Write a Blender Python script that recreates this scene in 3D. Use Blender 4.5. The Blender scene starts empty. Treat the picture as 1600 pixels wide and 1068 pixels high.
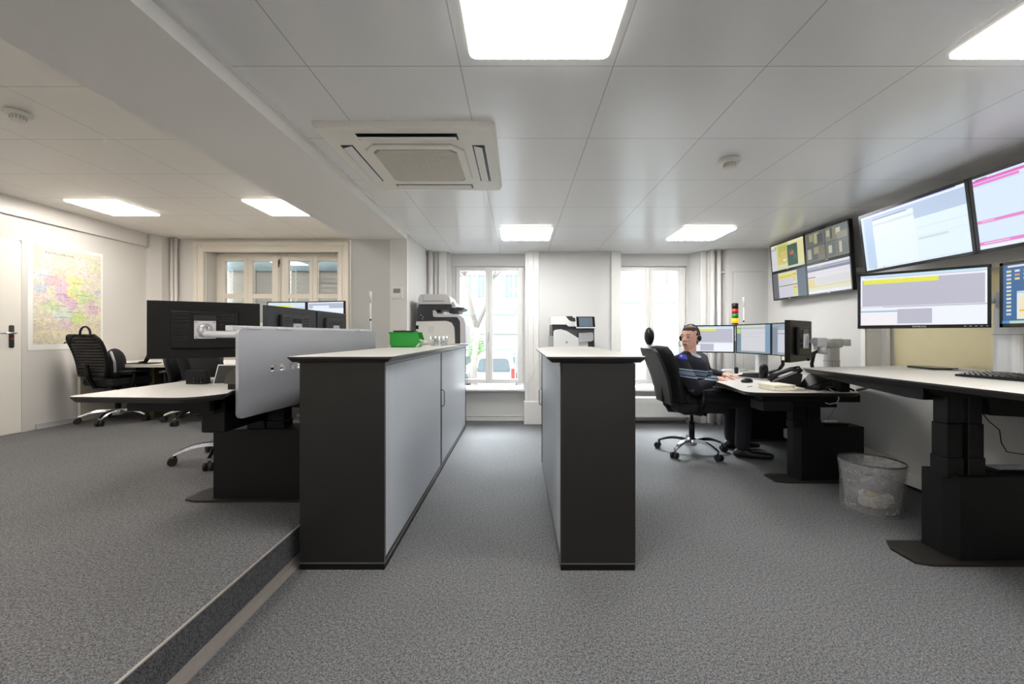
import bpy, bmesh, math, random
from mathutils import Vector, Matrix
random.seed(7)
SC = bpy.context.scene
COL = SC.collection
PI = math.pi
# ------------------------------------------------------------ camera
F = 650.0; CX = 810.0; CY = 524.0; H = 1.142
cam = bpy.data.objects.new('camera', bpy.data.cameras.new('camera'))
COL.objects.link(cam); SC.camera = cam
cam.location = (0, 0, H); cam.rotation_euler = (PI/2, 0, 0)
cam.data.sensor_width = 36; cam.data.lens = 36*F/1600
cam.data.shift_x = -(CX-800)/1600; cam.data.shift_y = -(534-CY)/1600
cam.data.clip_start = .05; cam.data.clip_end = 200
# ------------------------------------------------------------ world and exposure
world = bpy.data.worlds.new('sky'); SC.world = world; world.use_nodes = True
bg = world.node_tree.nodes['Background']
bg.inputs[0].default_value = (.90, .96, 1.0, 1); bg.inputs[1].default_value = 4.5
SC.view_settings.view_transform = 'Standard'; SC.view_settings.look = 'None'
SC.view_settings.gamma = 1; SC.view_settings.use_curve_mapping = False
SC.view_settings.exposure = 0.46
SC.cycles.max_bounces = 12; SC.cycles.diffuse_bounces = 8; SC.cycles.glossy_bounces = 4
SC.cycles.transparent_max_bounces = 12; SC.cycles.sample_clamp_indirect = 6
LAMP_R = 25.0      # radiance of the ceiling panels, lower room
LAMP_L = 21.5      # raised room
sun = bpy.data.objects.new('sun', bpy.data.lights.new('sun', 'SUN')); COL.objects.link(sun)
sun.data.energy = 26.0; sun.data.angle = math.radians(44); sun.data.color = (.86, .95, 1.0)
sun.rotation_euler = (math.radians(-46), 0, math.radians(6)); sun.location = (0, 12, 9)
def portal(x0, x1, z0, z1, y):
    l = bpy.data.lights.new('window_portal', 'AREA'); l.shape = 'RECTANGLE'
    l.size = x1-x0; l.size_y = z1-z0; l.energy = 1
    l.cycles.is_portal = True
    o = bpy.data.objects.new('window_portal', l); COL.objects.link(o)
    o.location = ((x0+x1)/2, y, (z0+z1)/2); o.rotation_euler = (-PI/2, 0, 0)
portal(-.86, .07, .5, 2.07, 5.72); portal(1.31, 2.26, .5, 2.07, 5.72)

# ------------------------------------------------------------ helpers: tagging
def lin(c):
    return tuple(((v/255)/12.92 if v/255 <= .04045 else ((v/255+.055)/1.055)**2.4) for v in c)
def props(o, label=None, cat=None, group=None, kind=None):
    if label: o['label'] = label
    if cat: o['category'] = cat
    if group: o['group'] = group
    if kind: o['kind'] = kind
    return o
def thing(name, label, cat, loc=(0, 0, 0), rz=0, group=None, kind=None):
    o = bpy.data.objects.new(name, None); COL.objects.link(o)
    o.location = loc; o.rotation_euler = (0, 0, rz); o.empty_display_size = .1
    return props(o, label, cat, group, kind)
def basis(o):
    return Matrix.LocRotScale(o.location, o.rotation_euler, None)
def put(o, parent):
    COL.objects.link(o)
    if parent is not None:
        o.parent = parent
        o.matrix_parent_inverse = basis(parent).inverted() if parent.type == 'EMPTY' else Matrix()
    return o
def dup(root, loc, rz=0, label=None):
    r = root.copy(); COL.objects.link(r); r.location = loc; r.rotation_euler = (0, 0, rz)
    if label: r['label'] = label
    for ch in list(root.children):
        c = ch.copy(); COL.objects.link(c); c.parent = r
        for g in list(ch.children):
            d = g.copy(); COL.objects.link(d); d.parent = c
    return r
# ------------------------------------------------------------ helpers: materials
MATS = {}
def mat(name, rgb, rough=.5, metal=0, spec=.5, bump=0, bscale=60, emit=None, estr=1, var=0, vscale=8, srgb=True):
    if name in MATS: return MATS[name]
    m = bpy.data.materials.new(name); m.use_nodes = True; MATS[name] = m
    nt = m.node_tree; b = nt.nodes['Principled BSDF']
    c = lin(rgb) if srgb else rgb
    b.inputs['Base Color'].default_value = (*c, 1)
    b.inputs['Roughness'].default_value = rough; b.inputs['Metallic'].default_value = metal
    b.inputs['Specular IOR Level'].default_value = spec
    if emit:
        b.inputs['Emission Color'].default_value = (*lin(emit), 1); b.inputs['Emission Strength'].default_value = estr
    tc = nt.nodes.new('ShaderNodeTexCoord')
    n = nt.nodes.new('ShaderNodeTexNoise'); n.inputs['Scale'].default_value = bscale; n.inputs['Detail'].default_value = 3
    nt.links.new(tc.outputs['Object'], n.inputs['Vector'])
    if bump:
        bp = nt.nodes.new('ShaderNodeBump'); bp.inputs['Strength'].default_value = bump; bp.inputs['Distance'].default_value = .002
        nt.links.new(n.outputs[0], bp.inputs['Height']); nt.links.new(bp.outputs[0], b.inputs['Normal'])
    if var:
        n2 = nt.nodes.new('ShaderNodeTexNoise'); n2.inputs['Scale'].default_value = vscale
        nt.links.new(tc.outputs['Object'], n2.inputs['Vector'])
        mx = nt.nodes.new('ShaderNodeMix'); mx.data_type = 'RGBA'
        mx.inputs[6].default_value = (*[v*(1-var) for v in c], 1); mx.inputs[7].default_value = (*[min(1, v*(1+var)) for v in c], 1)
        nt.links.new(n2.outputs[0], mx.inputs[0]); nt.links.new(mx.outputs[2], b.inputs['Base Color'])
    return m
def emis(rgb, s=1.0):
    k = 'glow_%d_%d_%d_%d' % (*rgb, int(s*100))
    if k in MATS: return MATS[k]
    m = bpy.data.materials.new(k); m.use_nodes = True; MATS[k] = m
    nt = m.node_tree; b = nt.nodes['Principled BSDF']
    b.inputs['Base Color'].default_value = (.02, .02, .02, 1); b.inputs['Roughness'].default_value = .35
    b.inputs['Emission Color'].default_value = (*lin(rgb), 1); b.inputs['Emission Strength'].default_value = s*.70
    return m
def carpet(name, a, b_, scale=170):
    m = bpy.data.materials.new(name); m.use_nodes = True; nt = m.node_tree; b = nt.nodes['Principled BSDF']
    b.inputs['Roughness'].default_value = .72; b.inputs['Specular IOR Level'].default_value = .34
    tc = nt.nodes.new('ShaderNodeTexCoord')
    n = nt.nodes.new('ShaderNodeTexNoise'); n.inputs['Scale'].default_value = scale; n.inputs['Detail'].default_value = 2; n.inputs['Roughness'].default_value = .7
    n3 = nt.nodes.new('ShaderNodeTexNoise'); n3.inputs['Scale'].default_value = scale*.42; n3.inputs['Detail'].default_value = 2
    ad = nt.nodes.new('ShaderNodeMath'); ad.operation = 'MULTIPLY_ADD'; ad.inputs[1].default_value = .35
    r = nt.nodes.new('ShaderNodeValToRGB')
    r.color_ramp.elements[0].position = .54; r.color_ramp.elements[0].color = (*a, 1)
    r.color_ramp.elements[1].position = .82; r.color_ramp.elements[1].color = (*b_, 1)
    n2 = nt.nodes.new('ShaderNodeTexNoise'); n2.inputs['Scale'].default_value = 1.3; n2.inputs['Detail'].default_value = 4
    mx = nt.nodes.new('ShaderNodeMix'); mx.data_type = 'RGBA'; mx.blend_type = 'MULTIPLY'; mx.inputs[0].default_value = .35
    for q in (n, n2, n3): nt.links.new(tc.outputs['Object'], q.inputs['Vector'])
    nt.links.new(n3.outputs[0], ad.inputs[0]); nt.links.new(n.outputs[0], ad.inputs[2])
    nt.links.new(ad.outputs[0], r.inputs[0]); nt.links.new(r.outputs[0], mx.inputs[6]); nt.links.new(n2.outputs[0], mx.inputs[7])
    nt.links.new(mx.outputs[2], b.inputs['Base Color'])
    bp = nt.nodes.new('ShaderNodeBump'); bp.inputs['Strength'].default_value = .25; bp.inputs['Distance'].default_value = .003
    nt.links.new(n.outputs[0], bp.inputs['Height']); nt.links.new(bp.outputs[0], b.inputs['Normal'])
    return m
def tilemat(name, rgb, x0, px, y0, py, rough=.33, lw=.004):
    m = bpy.data.materials.new(name); m.use_nodes = True; nt = m.node_tree; b = nt.nodes['Principled BSDF']
    b.inputs['Roughness'].default_value = rough; b.inputs['Specular IOR Level'].default_value = .9
    g = nt.nodes.new('ShaderNodeNewGeometry'); s = nt.nodes.new('ShaderNodeSeparateXYZ')
    nt.links.new(g.outputs['Position'], s.inputs[0])
    def M(op, a, v=None):
        q = nt.nodes.new('ShaderNodeMath'); q.operation = op; nt.links.new(a, q.inputs[0])
        if v is not None:
            if isinstance(v, (int, float)): q.inputs[1].default_value = v
            else: nt.links.new(v, q.inputs[1])
        return q.outputs[0]
    ds = []
    for ax, o_, p in ((0, x0, px), (1, y0, py)):
        f = M('FRACT', M('MULTIPLY', M('SUBTRACT', s.outputs[ax], o_-100*p), 1/p))
        d = M('MULTIPLY', M('MINIMUM', f, M('SUBTRACT', M('MULTIPLY', f, 0), -1)), 1)
        inv = nt.nodes.new('ShaderNodeMath'); inv.operation = 'SUBTRACT'; inv.inputs[0].default_value = 1; nt.links.new(f, inv.inputs[1])
        ds.append(M('MULTIPLY', M('MINIMUM', f, inv.outputs[0]), p))
    line = M('LESS_THAN', M('MINIMUM', ds[0], ds[1]), lw/2)
    mx = nt.nodes.new('ShaderNodeMix'); mx.data_type = 'RGBA'
    c = lin(rgb); mx.inputs[6].default_value = (*c, 1); mx.inputs[7].default_value = (*[v*.6 for v in c], 1)
    nt.links.new(line, mx.inputs[0]); nt.links.new(mx.outputs[2], b.inputs['Base Color'])
    bp = nt.nodes.new('ShaderNodeBump'); bp.inputs['Strength'].default_value = .4; bp.inputs['Distance'].default_value = .003; bp.invert = True
    nt.links.new(line, bp.inputs['Height']); nt.links.new(bp.outputs[0], b.inputs['Normal'])
    return m
def glassmat(name, tint=(1, 1, 1), refl=.06, rough=.02):
    m = bpy.data.materials.new(name); m.use_nodes = True; nt = m.node_tree; nt.nodes.clear()
    o = nt.nodes.new('ShaderNodeOutputMaterial'); t = nt.nodes.new('ShaderNodeBsdfTransparent'); g = nt.nodes.new('ShaderNodeBsdfGlossy')
    t.inputs[0].default_value = (*tint, 1); g.inputs['Roughness'].default_value = rough
    fr = nt.nodes.new('ShaderNodeLayerWeight'); fr.inputs[0].default_value = .25
    mu = nt.nodes.new('ShaderNodeMath'); mu.operation = 'MULTIPLY_ADD'; mu.inputs[1].default_value = .5; mu.inputs[2].default_value = refl
    mx = nt.nodes.new('ShaderNodeMixShader')
    nt.links.new(fr.outputs['Fresnel'], mu.inputs[0]); nt.links.new(mu.outputs[0], mx.inputs[0])
    nt.links.new(t.outputs[0], mx.inputs[1]); nt.links.new(g.outputs[0], mx.inputs[2]); nt.links.new(mx.outputs[0], o.inputs[0])
    return m
WALL = mat('wall_paint', (208, 207, 205), .7, bump=.25, bscale=220)
WALLG = mat('gloss_wall_paint', (205, 202, 198), .3, bump=.05, bscale=12)
TRIMW = mat('white_gloss_paint', (230, 228, 225), .3)
CREAM = mat('cream_window_paint', (212, 206, 195), .35)
BEAMM = mat('beam_plaster', (242, 240, 237), .8, bump=.5, bscale=160)
WHITE = mat('white_plastic', (232, 232, 230), .4)
OFFW = mat('off_white_plastic', (222, 220, 212), .45)
GREYP = mat('grey_plastic', (150, 152, 154), .45)
LGREY = mat('light_grey_plastic', (205, 206, 208), .4)
DARK = mat('anthracite_lacquer', (22, 21, 19), .38, bump=.08, bscale=400)
BLACK = mat('black_plastic', (5, 5, 6), .42, spec=.3)
BLACKG = mat('black_gloss_plastic', (6, 6, 7), .2)
BLACKF = mat('black_fabric', (17, 17, 20), .9, bump=.4, bscale=500)
PED = mat('black_powder_coat', (11, 11, 11), .5, spec=.3, bump=.1, bscale=500)
TOP = mat('white_laminate', (218, 214, 208), .32)
TOPEDGE = mat('dark_desk_edge', (40, 38, 36), .35)
ALU = mat('brushed_aluminium', (200, 202, 204), .35, metal=.3)
CHROME = mat('polished_aluminium', (215, 216, 220), .14, metal=1)
SILV = mat('silver_paint', (176, 178, 182), .35, metal=.35)
TAMB = mat('tambour_silver', (178, 183, 190), .30, metal=.15)
PANEL = mat('silver_lacquer_panel', (172, 172, 178), .42, metal=.3)
GREEN = mat('green_bin_plastic', (30, 150, 48), .35)
BEIGE = mat('beige_board', (214, 204, 166), .75, bump=.3, bscale=90, var=.05)
RUBBER = mat('black_rubber', (16, 16, 17), .6)
PAPER = mat('cream_paper', (232, 226, 205), .8)
GLASS = glassmat('window_glass')
CUPG = glassmat('clear_glass', (.93, .95, .95), .12)
# ------------------------------------------------------------ helpers: meshes
class MB:
    def __init__(s, M=None): s.bm = bmesh.new(); s.M = M; s.mi = 0
    def _fin(s, vs):
        if s.M is not None:
            for v in vs: v.co = s.M @ v.co
        for f in {f for v in vs for f in v.link_faces}:
            if f.tag is False: f.material_index = s.mi; f.tag = True
        return s
    def box(s, x0, x1, y0, y1, z0, z1, bev=0, seg=2):
        r = bmesh.ops.create_cube(s.bm, size=1); vs = r['verts']
        for v in vs:
            v.co = Vector((x0 if v.co.x < 0 else x1, y0 if v.co.y < 0 else y1, z0 if v.co.z < 0 else z1))
        if bev:
            es = list({e for v in vs for e in v.link_edges})
            r = bmesh.ops.bevel(s.bm, geom=es, offset=bev, segments=seg, affect='EDGES', profile=.5)
            vs = list(set(r['verts']) | {v for v in vs if v.is_valid})
        return s._fin(vs)
    def prism(s, poly, a0, a1, axis='z', mtop=None, poly2=None):
        def P(p, a): return {'z': (p[0], p[1], a), 'y': (p[0], a, p[1]), 'x': (a, p[0], p[1])}[axis]
        q = poly2 or poly
        A = [s.bm.verts.new(P(p, a0)) for p in poly]; B = [s.bm.verts.new(P(p, a1)) for p in q]
        n = len(A); fs = []
        fs.append(s.bm.faces.new(A[::-1])); ft = s.bm.faces.new(B); fs.append(ft)
        for i in range(n): fs.append(s.bm.faces.new((A[i], A[(i+1) % n], B[(i+1) % n], B[i])))
        bmesh.ops.recalc_face_normals(s.bm, faces=fs)
        for f in fs: f.material_index = s.mi; f.tag = True
        if mtop is not None: ft.material_index = mtop
        if s.M is not None:
            for v in A+B: v.co = s.M @ v.co
        return s
    def tube(s, pts, r, seg=8, cap=True):
        pts = [Vector(p) for p in pts]; n = len(pts); rs = r if isinstance(r, (list, tuple)) else [r]*n
        rings = []; up = None
        for i, p in enumerate(pts):
            t = (pts[min(i+1, n-1)]-pts[max(i-1, 0)]).normalized()
            if up is None:
                up = t.cross(Vector((0, 0, 1)))
                if up.length < .1: up = t.cross(Vector((0, 1, 0)))
                up.normalize()
            a = (up - t*up.dot(t)).normalized(); b = t.cross(a); up = a
            rings.append([s.bm.verts.new(p + a*math.cos(2*PI*k/seg)*rs[i] + b*math.sin(2*PI*k/seg)*rs[i]) for k in range(seg)])
        fs = []
        for i in range(n-1):
            for k in range(seg): fs.append(s.bm.faces.new((rings[i][k], rings[i][(k+1) % seg], rings[i+1][(k+1) % seg], rings[i+1][k])))
        if cap: fs.append(s.bm.faces.new(rings[0][::-1])); fs.append(s.bm.faces.new(rings[-1]))
        bmesh.ops.recalc_face_normals(s.bm, faces=fs)
        for f in fs: f.material_index = s.mi; f.tag = True; f.smooth = len(f.verts) == 4
        if s.M is not None:
            for g in rings:
                for v in g: v.co = s.M @ v.co
        return s
    def cyl(s, p0, p1, r0, r1=None, seg=20): return s.tube([p0, p1], [r0, r0 if r1 is None else r1], seg)
    def lathe(s, prof, c=(0, 0, 0), seg=24, sx=1, sy=1, cap=True):
        rings = []
        for r, z in prof:
            rings.append([s.bm.verts.new((c[0]+sx*r*math.cos(2*PI*k/seg), c[1]+sy*r*math.sin(2*PI*k/seg), c[2]+z)) for k in range(seg)])
        fs = []
        for i in range(len(rings)-1):
            for k in range(seg): fs.append(s.bm.faces.new((rings[i][k], rings[i][(k+1) % seg], rings[i+1][(k+1) % seg], rings[i+1][k])))
        if prof[0][0] > 1e-5: fs.append(s.bm.faces.new(rings[0][::-1]))
        if cap and prof[-1][0] > 1e-5: fs.append(s.bm.faces.new(rings[-1]))
        for f in fs: f.material_index = s.mi; f.tag = True; f.smooth = True
        if s.M is not None:
            for g in rings:
                for v in g: v.co = s.M @ v.co
        return s
    def ball(s, c, r, sub=2):
        R = bmesh.ops.create_icosphere(s.bm, subdivisions=sub, radius=1)
        rr = r if isinstance(r, (tuple, list)) else (r, r, r)
        for v in R['verts']: v.co = Vector((c[0]+v.co.x*rr[0], c[1]+v.co.y*rr[1], c[2]+v.co.z*rr[2]))
        s._fin(R['verts'])
        for v in R['verts']:
            for f in v.link_faces: f.smooth = True
        return s
    def quad(s, pts):
        vs = [s.bm.verts.new(p if s.M is None else s.M @ Vector(p)) for p in pts]; f = s.bm.faces.new(vs); f.material_index = s.mi; f.tag = True
        return s
    def grid(s, fn, nu, nv, thick=0, closed=False):
        """surface fn(u,v), thick -> solid sheet along -normal"""
        V = [[s.bm.verts.new(fn(i/nu, j/nv)) for j in range(nv+1)] for i in range(nu+1)]
        fs = [s.bm.faces.new((V[i][j], V[i+1][j], V[i+1][j+1], V[i][j+1])) for i in range(nu) for j in range(nv)]
        s.bm.normal_update()
        if thick:
            r = bmesh.ops.solidify(s.bm, geom=fs, thickness=thick)
            fs = fs+[g for g in r['geom'] if isinstance(g, bmesh.types.BMFace)]
        vs = {v for f in fs for v in f.verts}
        if s.M is not None:
            for v in vs: v.co = s.M @ v.co
        for f in {f for v in vs for f in v.link_faces}: f.material_index = s.mi; f.tag = True; f.smooth = True
        return s
    def build(s, name, mats, parent=None, **kw):
        me = bpy.data.meshes.new(name); s.bm.to_mesh(me); s.bm.free()
        for m in (mats if isinstance(mats, list) else [mats]): me.materials.append(m)
        o = bpy.data.objects.new(name, me); put(o, parent)
        return props(o, **kw) if kw else o
def T(x, y, z, rz=0): return Matrix.Translation((x, y, z)) @ Matrix.Rotation(rz, 4, 'Z')
def rpoly(poly, r, n=4):
    out = []; N = len(poly)
    for i in range(N):
        p = Vector(poly[i]); a = Vector(poly[i-1]); b = Vector(poly[(i+1) % N])
        rr = r[i] if isinstance(r, (list, tuple)) else r
        if rr <= 0: out.append(tuple(p)); continue
        da = (a-p); db = (b-p); k = min(rr, da.length*.49, db.length*.49)
        A = p+da.normalized()*k; B = p+db.normalized()*k
        for j in range(n+1):
            t = j/n; out.append(tuple(A*(1-t)**2+p*2*t*(1-t)+B*t*t))
    return out
def inset(poly, d):
    N = len(poly); ar = sum(poly[i][0]*poly[(i+1) % N][1]-poly[(i+1) % N][0]*poly[i][1] for i in range(N))
    sgn = 1 if ar > 0 else -1; out = []
    for i in range(N):
        p = Vector(poly[i]); e1 = (p-Vector(poly[i-1])).normalized(); e2 = (Vector(poly[(i+1) % N])-p).normalized()
        n1 = Vector((-e1.y, e1.x))*sgn; n2 = Vector((-e2.y, e2.x))*sgn; m = n1+n2
        m = m/max(.25, m.length_squared)*2*.5*2 if m.length > .1 else n1
        out.append(tuple(p+m*d*.5*(1 if True else 1)))
    return out
def slab(poly, z1, t=.025, ins=.03, name='tabletop', parent=None, white=False, **kw):
    b = MB(); b.mi = 0 if white else 1
    pi_ = inset(poly, ins)
    b.prism(pi_, z1-t, z1-.008, poly2=poly); b.prism(poly, z1-.008, z1, mtop=0)
    return b.build(name, [TOP, TOPEDGE], parent, **kw)
def text(s, size, M, m, parent, name='lettering', ext=.0004, align='CENTER'):
    cu = bpy.data.curves.new('txt', 'FONT'); cu.body = s; cu.size = size; cu.extrude = ext; cu.align_x = align; cu.align_y = 'CENTER'
    t = bpy.data.objects.new('txt', cu); COL.objects.link(t)
    bpy.context.view_layer.update()
    me = bpy.data.meshes.new_from_object(t.evaluated_get(bpy.context.evaluated_depsgraph_get()))
    bpy.data.objects.remove(t); me.transform(M); me.materials.clear(); me.materials.append(m)
    o = bpy.data.objects.new(name, me); return put(o, parent)
def at(px, py, Y): return Vector(((px-CX)*Y/F, Y, H-(py-CY)*Y/F))
def struct(name, b, m, parent=None):
    o = b.build(name, m, parent)
    if parent is None: o['kind'] = 'structure'
    return o
# ============================================================ SETTING
ZC = 2.242; ZL = 2.517; ZB = 2.169; UP = .165; YB = -2.6
XL = -5.03; XR = 3.156; XP = -1.129
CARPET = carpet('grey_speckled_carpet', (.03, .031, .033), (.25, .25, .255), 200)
CARPETD = carpet('dark_step_carpet', (.014, .014, .015), (.15, .15, .16), 200)
struct('floor', MB().box(XP, 3.4, YB, 6.2, -.2, 0), CARPET)
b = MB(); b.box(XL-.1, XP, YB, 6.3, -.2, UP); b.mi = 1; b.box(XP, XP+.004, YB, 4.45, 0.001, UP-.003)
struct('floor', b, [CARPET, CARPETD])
b = MB(); b.box(XP-.003, XP+.007, YB, 4.45, UP-.002, UP+.003); STEPM = mat('step_trim_metal', (168, 162, 156), .38, metal=.5); struct('trim_1', b, STEPM)
b = MB(); b.box(XP+.004, XP+.012, YB, 4.45, 0, .03); b.box(XP+.012, XP+.042, YB, 4.45, 0, .005)
struct('trim_2', b, STEPM)
struct('ceiling', MB().box(-1.19, 3.6, YB, 6.2, ZC, ZC+.1), tilemat('ceiling_tiles', (240, 240, 240), -.862, .625, 1.70, .622, .24, .005))
struct('ceiling', MB().box(XL-.2, -1.79, YB, 6.3, ZL, ZL+.1), tilemat('ceiling_tiles_raised', (236, 232, 226), -2.84, .588, 2.30, .618, .4, .005))
b = MB(); b.box(-1.79, -1.19, YB, 4.46, ZB, ZL+.1); struct('beam', b, BEAMM)
b = MB(); b.box(-1.19, -1.17, YB, 5.6, ZC-.012, ZC); struct('trim_3', b, TRIMW)
# side and rear walls
b = MB(); b.box(XL-.2, XL, YB, 6.3, -.1, ZL+.1); struct('wall_left', b, WALLG)
b = MB(); b.box(XL, XL+.035, YB, 5.60, 2.335, ZL)
struct('trim_4', b, WALLG)
b = MB(); b.box(XL-.2, 3.6, YB-.2, YB, -.1, ZL+.1); struct('wall_front', b, WALL)
b = MB()
b.box(XR, XR+.4, YB, 3.78, -.1, .80); b.box(XR, XR+.4, YB, 3.78, 1.62, ZC+.1); b.box(XR, XR+.4, 3.78, 5.6, -.1, ZC+.1)
b.box(XR+.19, XR+.4, YB, 3.78, .8, 1.62)
struct('wall_right', b, WALL)
b = MB(); b.box(XR-.005, XR+.004, 3.78, 3.83, .82, 1.62); b.box(XR+.14, XR+.17, 3.72, 3.78, .82, 1.62)
struct('trim_5', b, TRIMW)
# rear wall of the raised room
def wall_hole(b, x0, x1, y0, y1, z0, z1, hx0, hx1, hz0, hz1):
    b.box(x0, hx0, y0, y1, z0, z1); b.box(hx1, x1, y0, y1, z0, z1)
    b.box(hx0, hx1, y0, y1, z0, hz0); b.box(hx0, hx1, y0, y1, hz1, z1)
b = MB(); wall_hole(b, XL-.2, -1.79, 5.92, 6.22, -.1, ZL+.1, -4.44, -2.53, .95, 2.353)
struct('wall_back', b, WALLG)
b = MB(); b.box(-1.79, -1.19, 4.45, 6.2, -.1, ZL); struct('wall_back', b, WALL)
b = MB(); b.box(-1.365, -1.184, 4.425, 4.47, 0, ZB); b.box(-1.20, -1.178, 4.42, 5.6, 0, .1); b.box(-1.80, -1.785, 4.44, 4.5, UP, ZB)
struct('trim_6', b, TRIMW)
# architrave of window 1 (raised room)
b = MB()
for i, (o_, t_) in enumerate(((0, .05), (.045, .035), (.09, .045))):
    x0 = -4.60+o_; x1 = -2.40-o_; zt = 2.475-o_
    for q in ((x0, x0+.06, UP, zt, 0), (x1-.06, x1, UP, zt, 0), (x0+.055, x1-.055, zt-.06, zt-.001, .001)):
        b.box(q[0], q[1], 5.92-t_+q[4], 5.93, q[2], q[3], .006, 1)
struct('trim_7', b, CREAM)
# corner pillar of raised room
b = MB(); b.prism([(-5.03, 5.62), (-4.975, 5.62), (-4.92, 5.74), (-4.92, 6.0), (-5.03, 6.0)], UP, ZL)
struct('trim_8', b, WALLG)
# rear wall of lower room, with its two windows
b = MB()
wz0, wz1 = .494, 2.076; Y0 = 5.62; Y1 = 5.92
b.box(-1.3, -.905, 5.5, Y1, -.1, ZC+.1)
b.box(-.905, .10, 5.60, Y1, -.1, wz0-.06); b.box(-.905, .10, 5.60, Y1, wz1, ZC+.1); b.box(-.905, -.856, Y0, Y1, wz0-.06, wz1); b.box(.069, .10, Y0, Y1, wz0-.06, wz1)
b.box(.10, 1.30, 5.45, Y1, -.1, ZC+.1)
b.box(1.30, 2.30, 5.60, Y1, -.1, wz0-.06); b.box(1.30, 2.30, 5.60, Y1, wz1, ZC+.1); b.box(2.265, 2.30, Y0, Y1, wz0-.06, wz1); b.box(1.30, 1.314, Y0, Y1, wz0-.06, wz1)
b.prism([(2.28, 5.62), (2.36, 5.42), (2.52, 5.42), (2.56, 5.5), (2.62, 5.46), (2.66, 5.26), (3.2, 5.26), (3.2, 5.92), (2.28, 5.92)], -.1, ZC+.1)
struct('wall_back', b, WALL)
# pilaster strips
b = MB()
for x0, x1, y in ((-1.11, -1.06, 5.47), (-1.05, -.95, 5.45), (.085, .27, 5.42), (.12, .20, 5.41), (1.21, 1.34, 5.42), (2.37, 2.44, 5.395), (2.46, 2.50, 5.39)):
    b.box(x0, x1, y, 5.62, .0 if y < 5.44 else 0, ZC, .008, 1)
b.box(.07, .30, 5.38, 5.5, .04, .29, .01)
struct('trim_9', b, TRIMW)
b = MB(); b.box(-.90, .09, 5.575, 5.6, .06, .074); b.box(-.90, .09, 5.58, 5.6, 0, .05); b.box(.07, .3, 5.36, 5.40, .0, .045)
b.box(1.3, 2.3, 5.585, 5.6, 0, .05); struct('baseboard_back', b, TRIMW)
# window sills
b = MB(); b.box(-.905, .10, 5.50, 5.64, .405, .434, .006); struct('trim_10', b, TRIMW)
b = MB(); b.box(1.30, 2.30, 5.50, 5.64, .405, .434, .006); struct('trim_11', b, TRIMW)
# closet door leaf in the right rear wall
b = MB(); b.box(2.715, 3.09, 5.25, 5.262, .2, 1.945); struct('door_2', b, WALL)
b = MB()
for q in ((2.709, 2.715, .2, 1.951), (3.09, 3.096, .2, 1.951), (2.709, 3.096, 1.945, 1.951)): b.box(q[0], q[1], 5.2585, 5.2605, q[2], q[3])
struct('trim_12', b, GREYP)
# baseboards
b = MB(); b.box(XL, XL+.012, 4.33, 5.6, UP, UP+.055); b.box(XL, XL+.022, 4.33, 5.6, UP, UP+.008)
struct('baseboard_left', b, ALU)
b = MB(); b.box(2.88, XR, .5, 5.2, .035, .135, .008); b.mi = 1; b.box(2.93, XR, .5, 5.2, 0, .036)
struct('baseboard_right', b, [mat('duct_white', (222, 220, 214), .35), BLACK])
# door 1
d = thing('door_1', None, None, (XL, 3.8, UP), kind='structure')
b = MB(); b.prism(rpoly([(3.25, UP+.005), (4.20, UP+.005), (4.20, 2.10), (3.25, 2.10)], [0, 0, .05, .05]), XL-.01, XL+.012, 'x'); b.build('door_leaf', mat('door_white', (226, 222, 214), .35), d)
b = MB(); b.box(XL-.01, XL+.01, 4.205, 4.25, UP, 2.13); b.box(XL-.01, XL+.01, 3.15, 4.25, 2.131, 2.17); b.box(XL-.01, XL+.009, 3.246, 4.204, 2.10, 2.131); b.box(XL-.01, XL+.02, 3.15, 3.245, UP, 2.13); b.build('door_frame', WALLG, d)
b = MB(); b.prism(rpoly([(4.095, 1.02), (4.135, 1.02), (4.135, 1.245), (4.095, 1.245)], .015), XL+.012, XL+.02, 'x'); pl = b.build('lock_plate', mat('dark_steel', (90, 90, 88), .3, metal=.8), d)
b = MB(); b.tube([(XL+.02, 4.115, 1.165), (XL+.065, 4.115, 1.165), (XL+.068, 4.10, 1.165), (XL+.068, 3.98, 1.165)], .0095, 10); b.build('door_handle', CHROME, pl)
b = MB(); b.cyl((XL+.02, 4.115, 1.11), (XL+.028, 4.115, 1.11), .011); b.build('key_cylinder', mat('red_key_ring', (190, 60, 50), .4), pl)

# windows -------------------------------------------------------
def window(name, glasses, x0, x1, z0, z1, y, m, hx, hz, muntin=None, gz0=None, gz1=None, hm=ALU):
    w = thing(name, None, None, ((x0+x1)/2, y, z0), kind='structure')
    b = MB(); f = .03
    b.box(x0, x0+f, y, y+.08, z0, z1); b.box(x1-f, x1, y, y+.08, z0, z1); b.box(x0+f, x1-f, y, y+.08, z1-f, z1); b.box(x0+f, x1-f, y, y+.08, z0, z0+f)
    b.build('window_frame', m, w)
    for (a, c, sa, sc_) in glasses:
        b = MB(); yy = y-.02
        b.box(sa, a, yy, yy+.06, z0+.012, z1-.012, .005, 1); b.box(c, sc_, yy, yy+.06, z0+.012, z1-.012, .005, 1)
        b.box(a-.004, c+.004, yy+.003, yy+.06, gz1, z1-.012); b.box(a-.004, c+.004, yy+.003, yy+.06, z0+.012, gz0)
        if muntin: 
            for mz in muntin: b.box(a, c, yy+.005, yy+.055, mz[0], mz[1])
        s_ = b.build('sash', m, w)
        MB().box(a-.003, c+.003, y+.008, y+.012, gz0-.003, gz1+.003).build('pane', GLASS, s_)
    b = MB()
    b.box(hx-.011, hx+.011, y-.032, y-.019, hz-.06, hz+.055, .004, 1); b.cyl((hx, y-.03, hz+.02), (hx, y-.055, hz+.02), .007)
    b.box(hx-.008, hx+.008, y-.062, y-.05, hz-.075, hz+.03, .005, 2); b.build('window_handle', hm, w)
    return w
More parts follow.
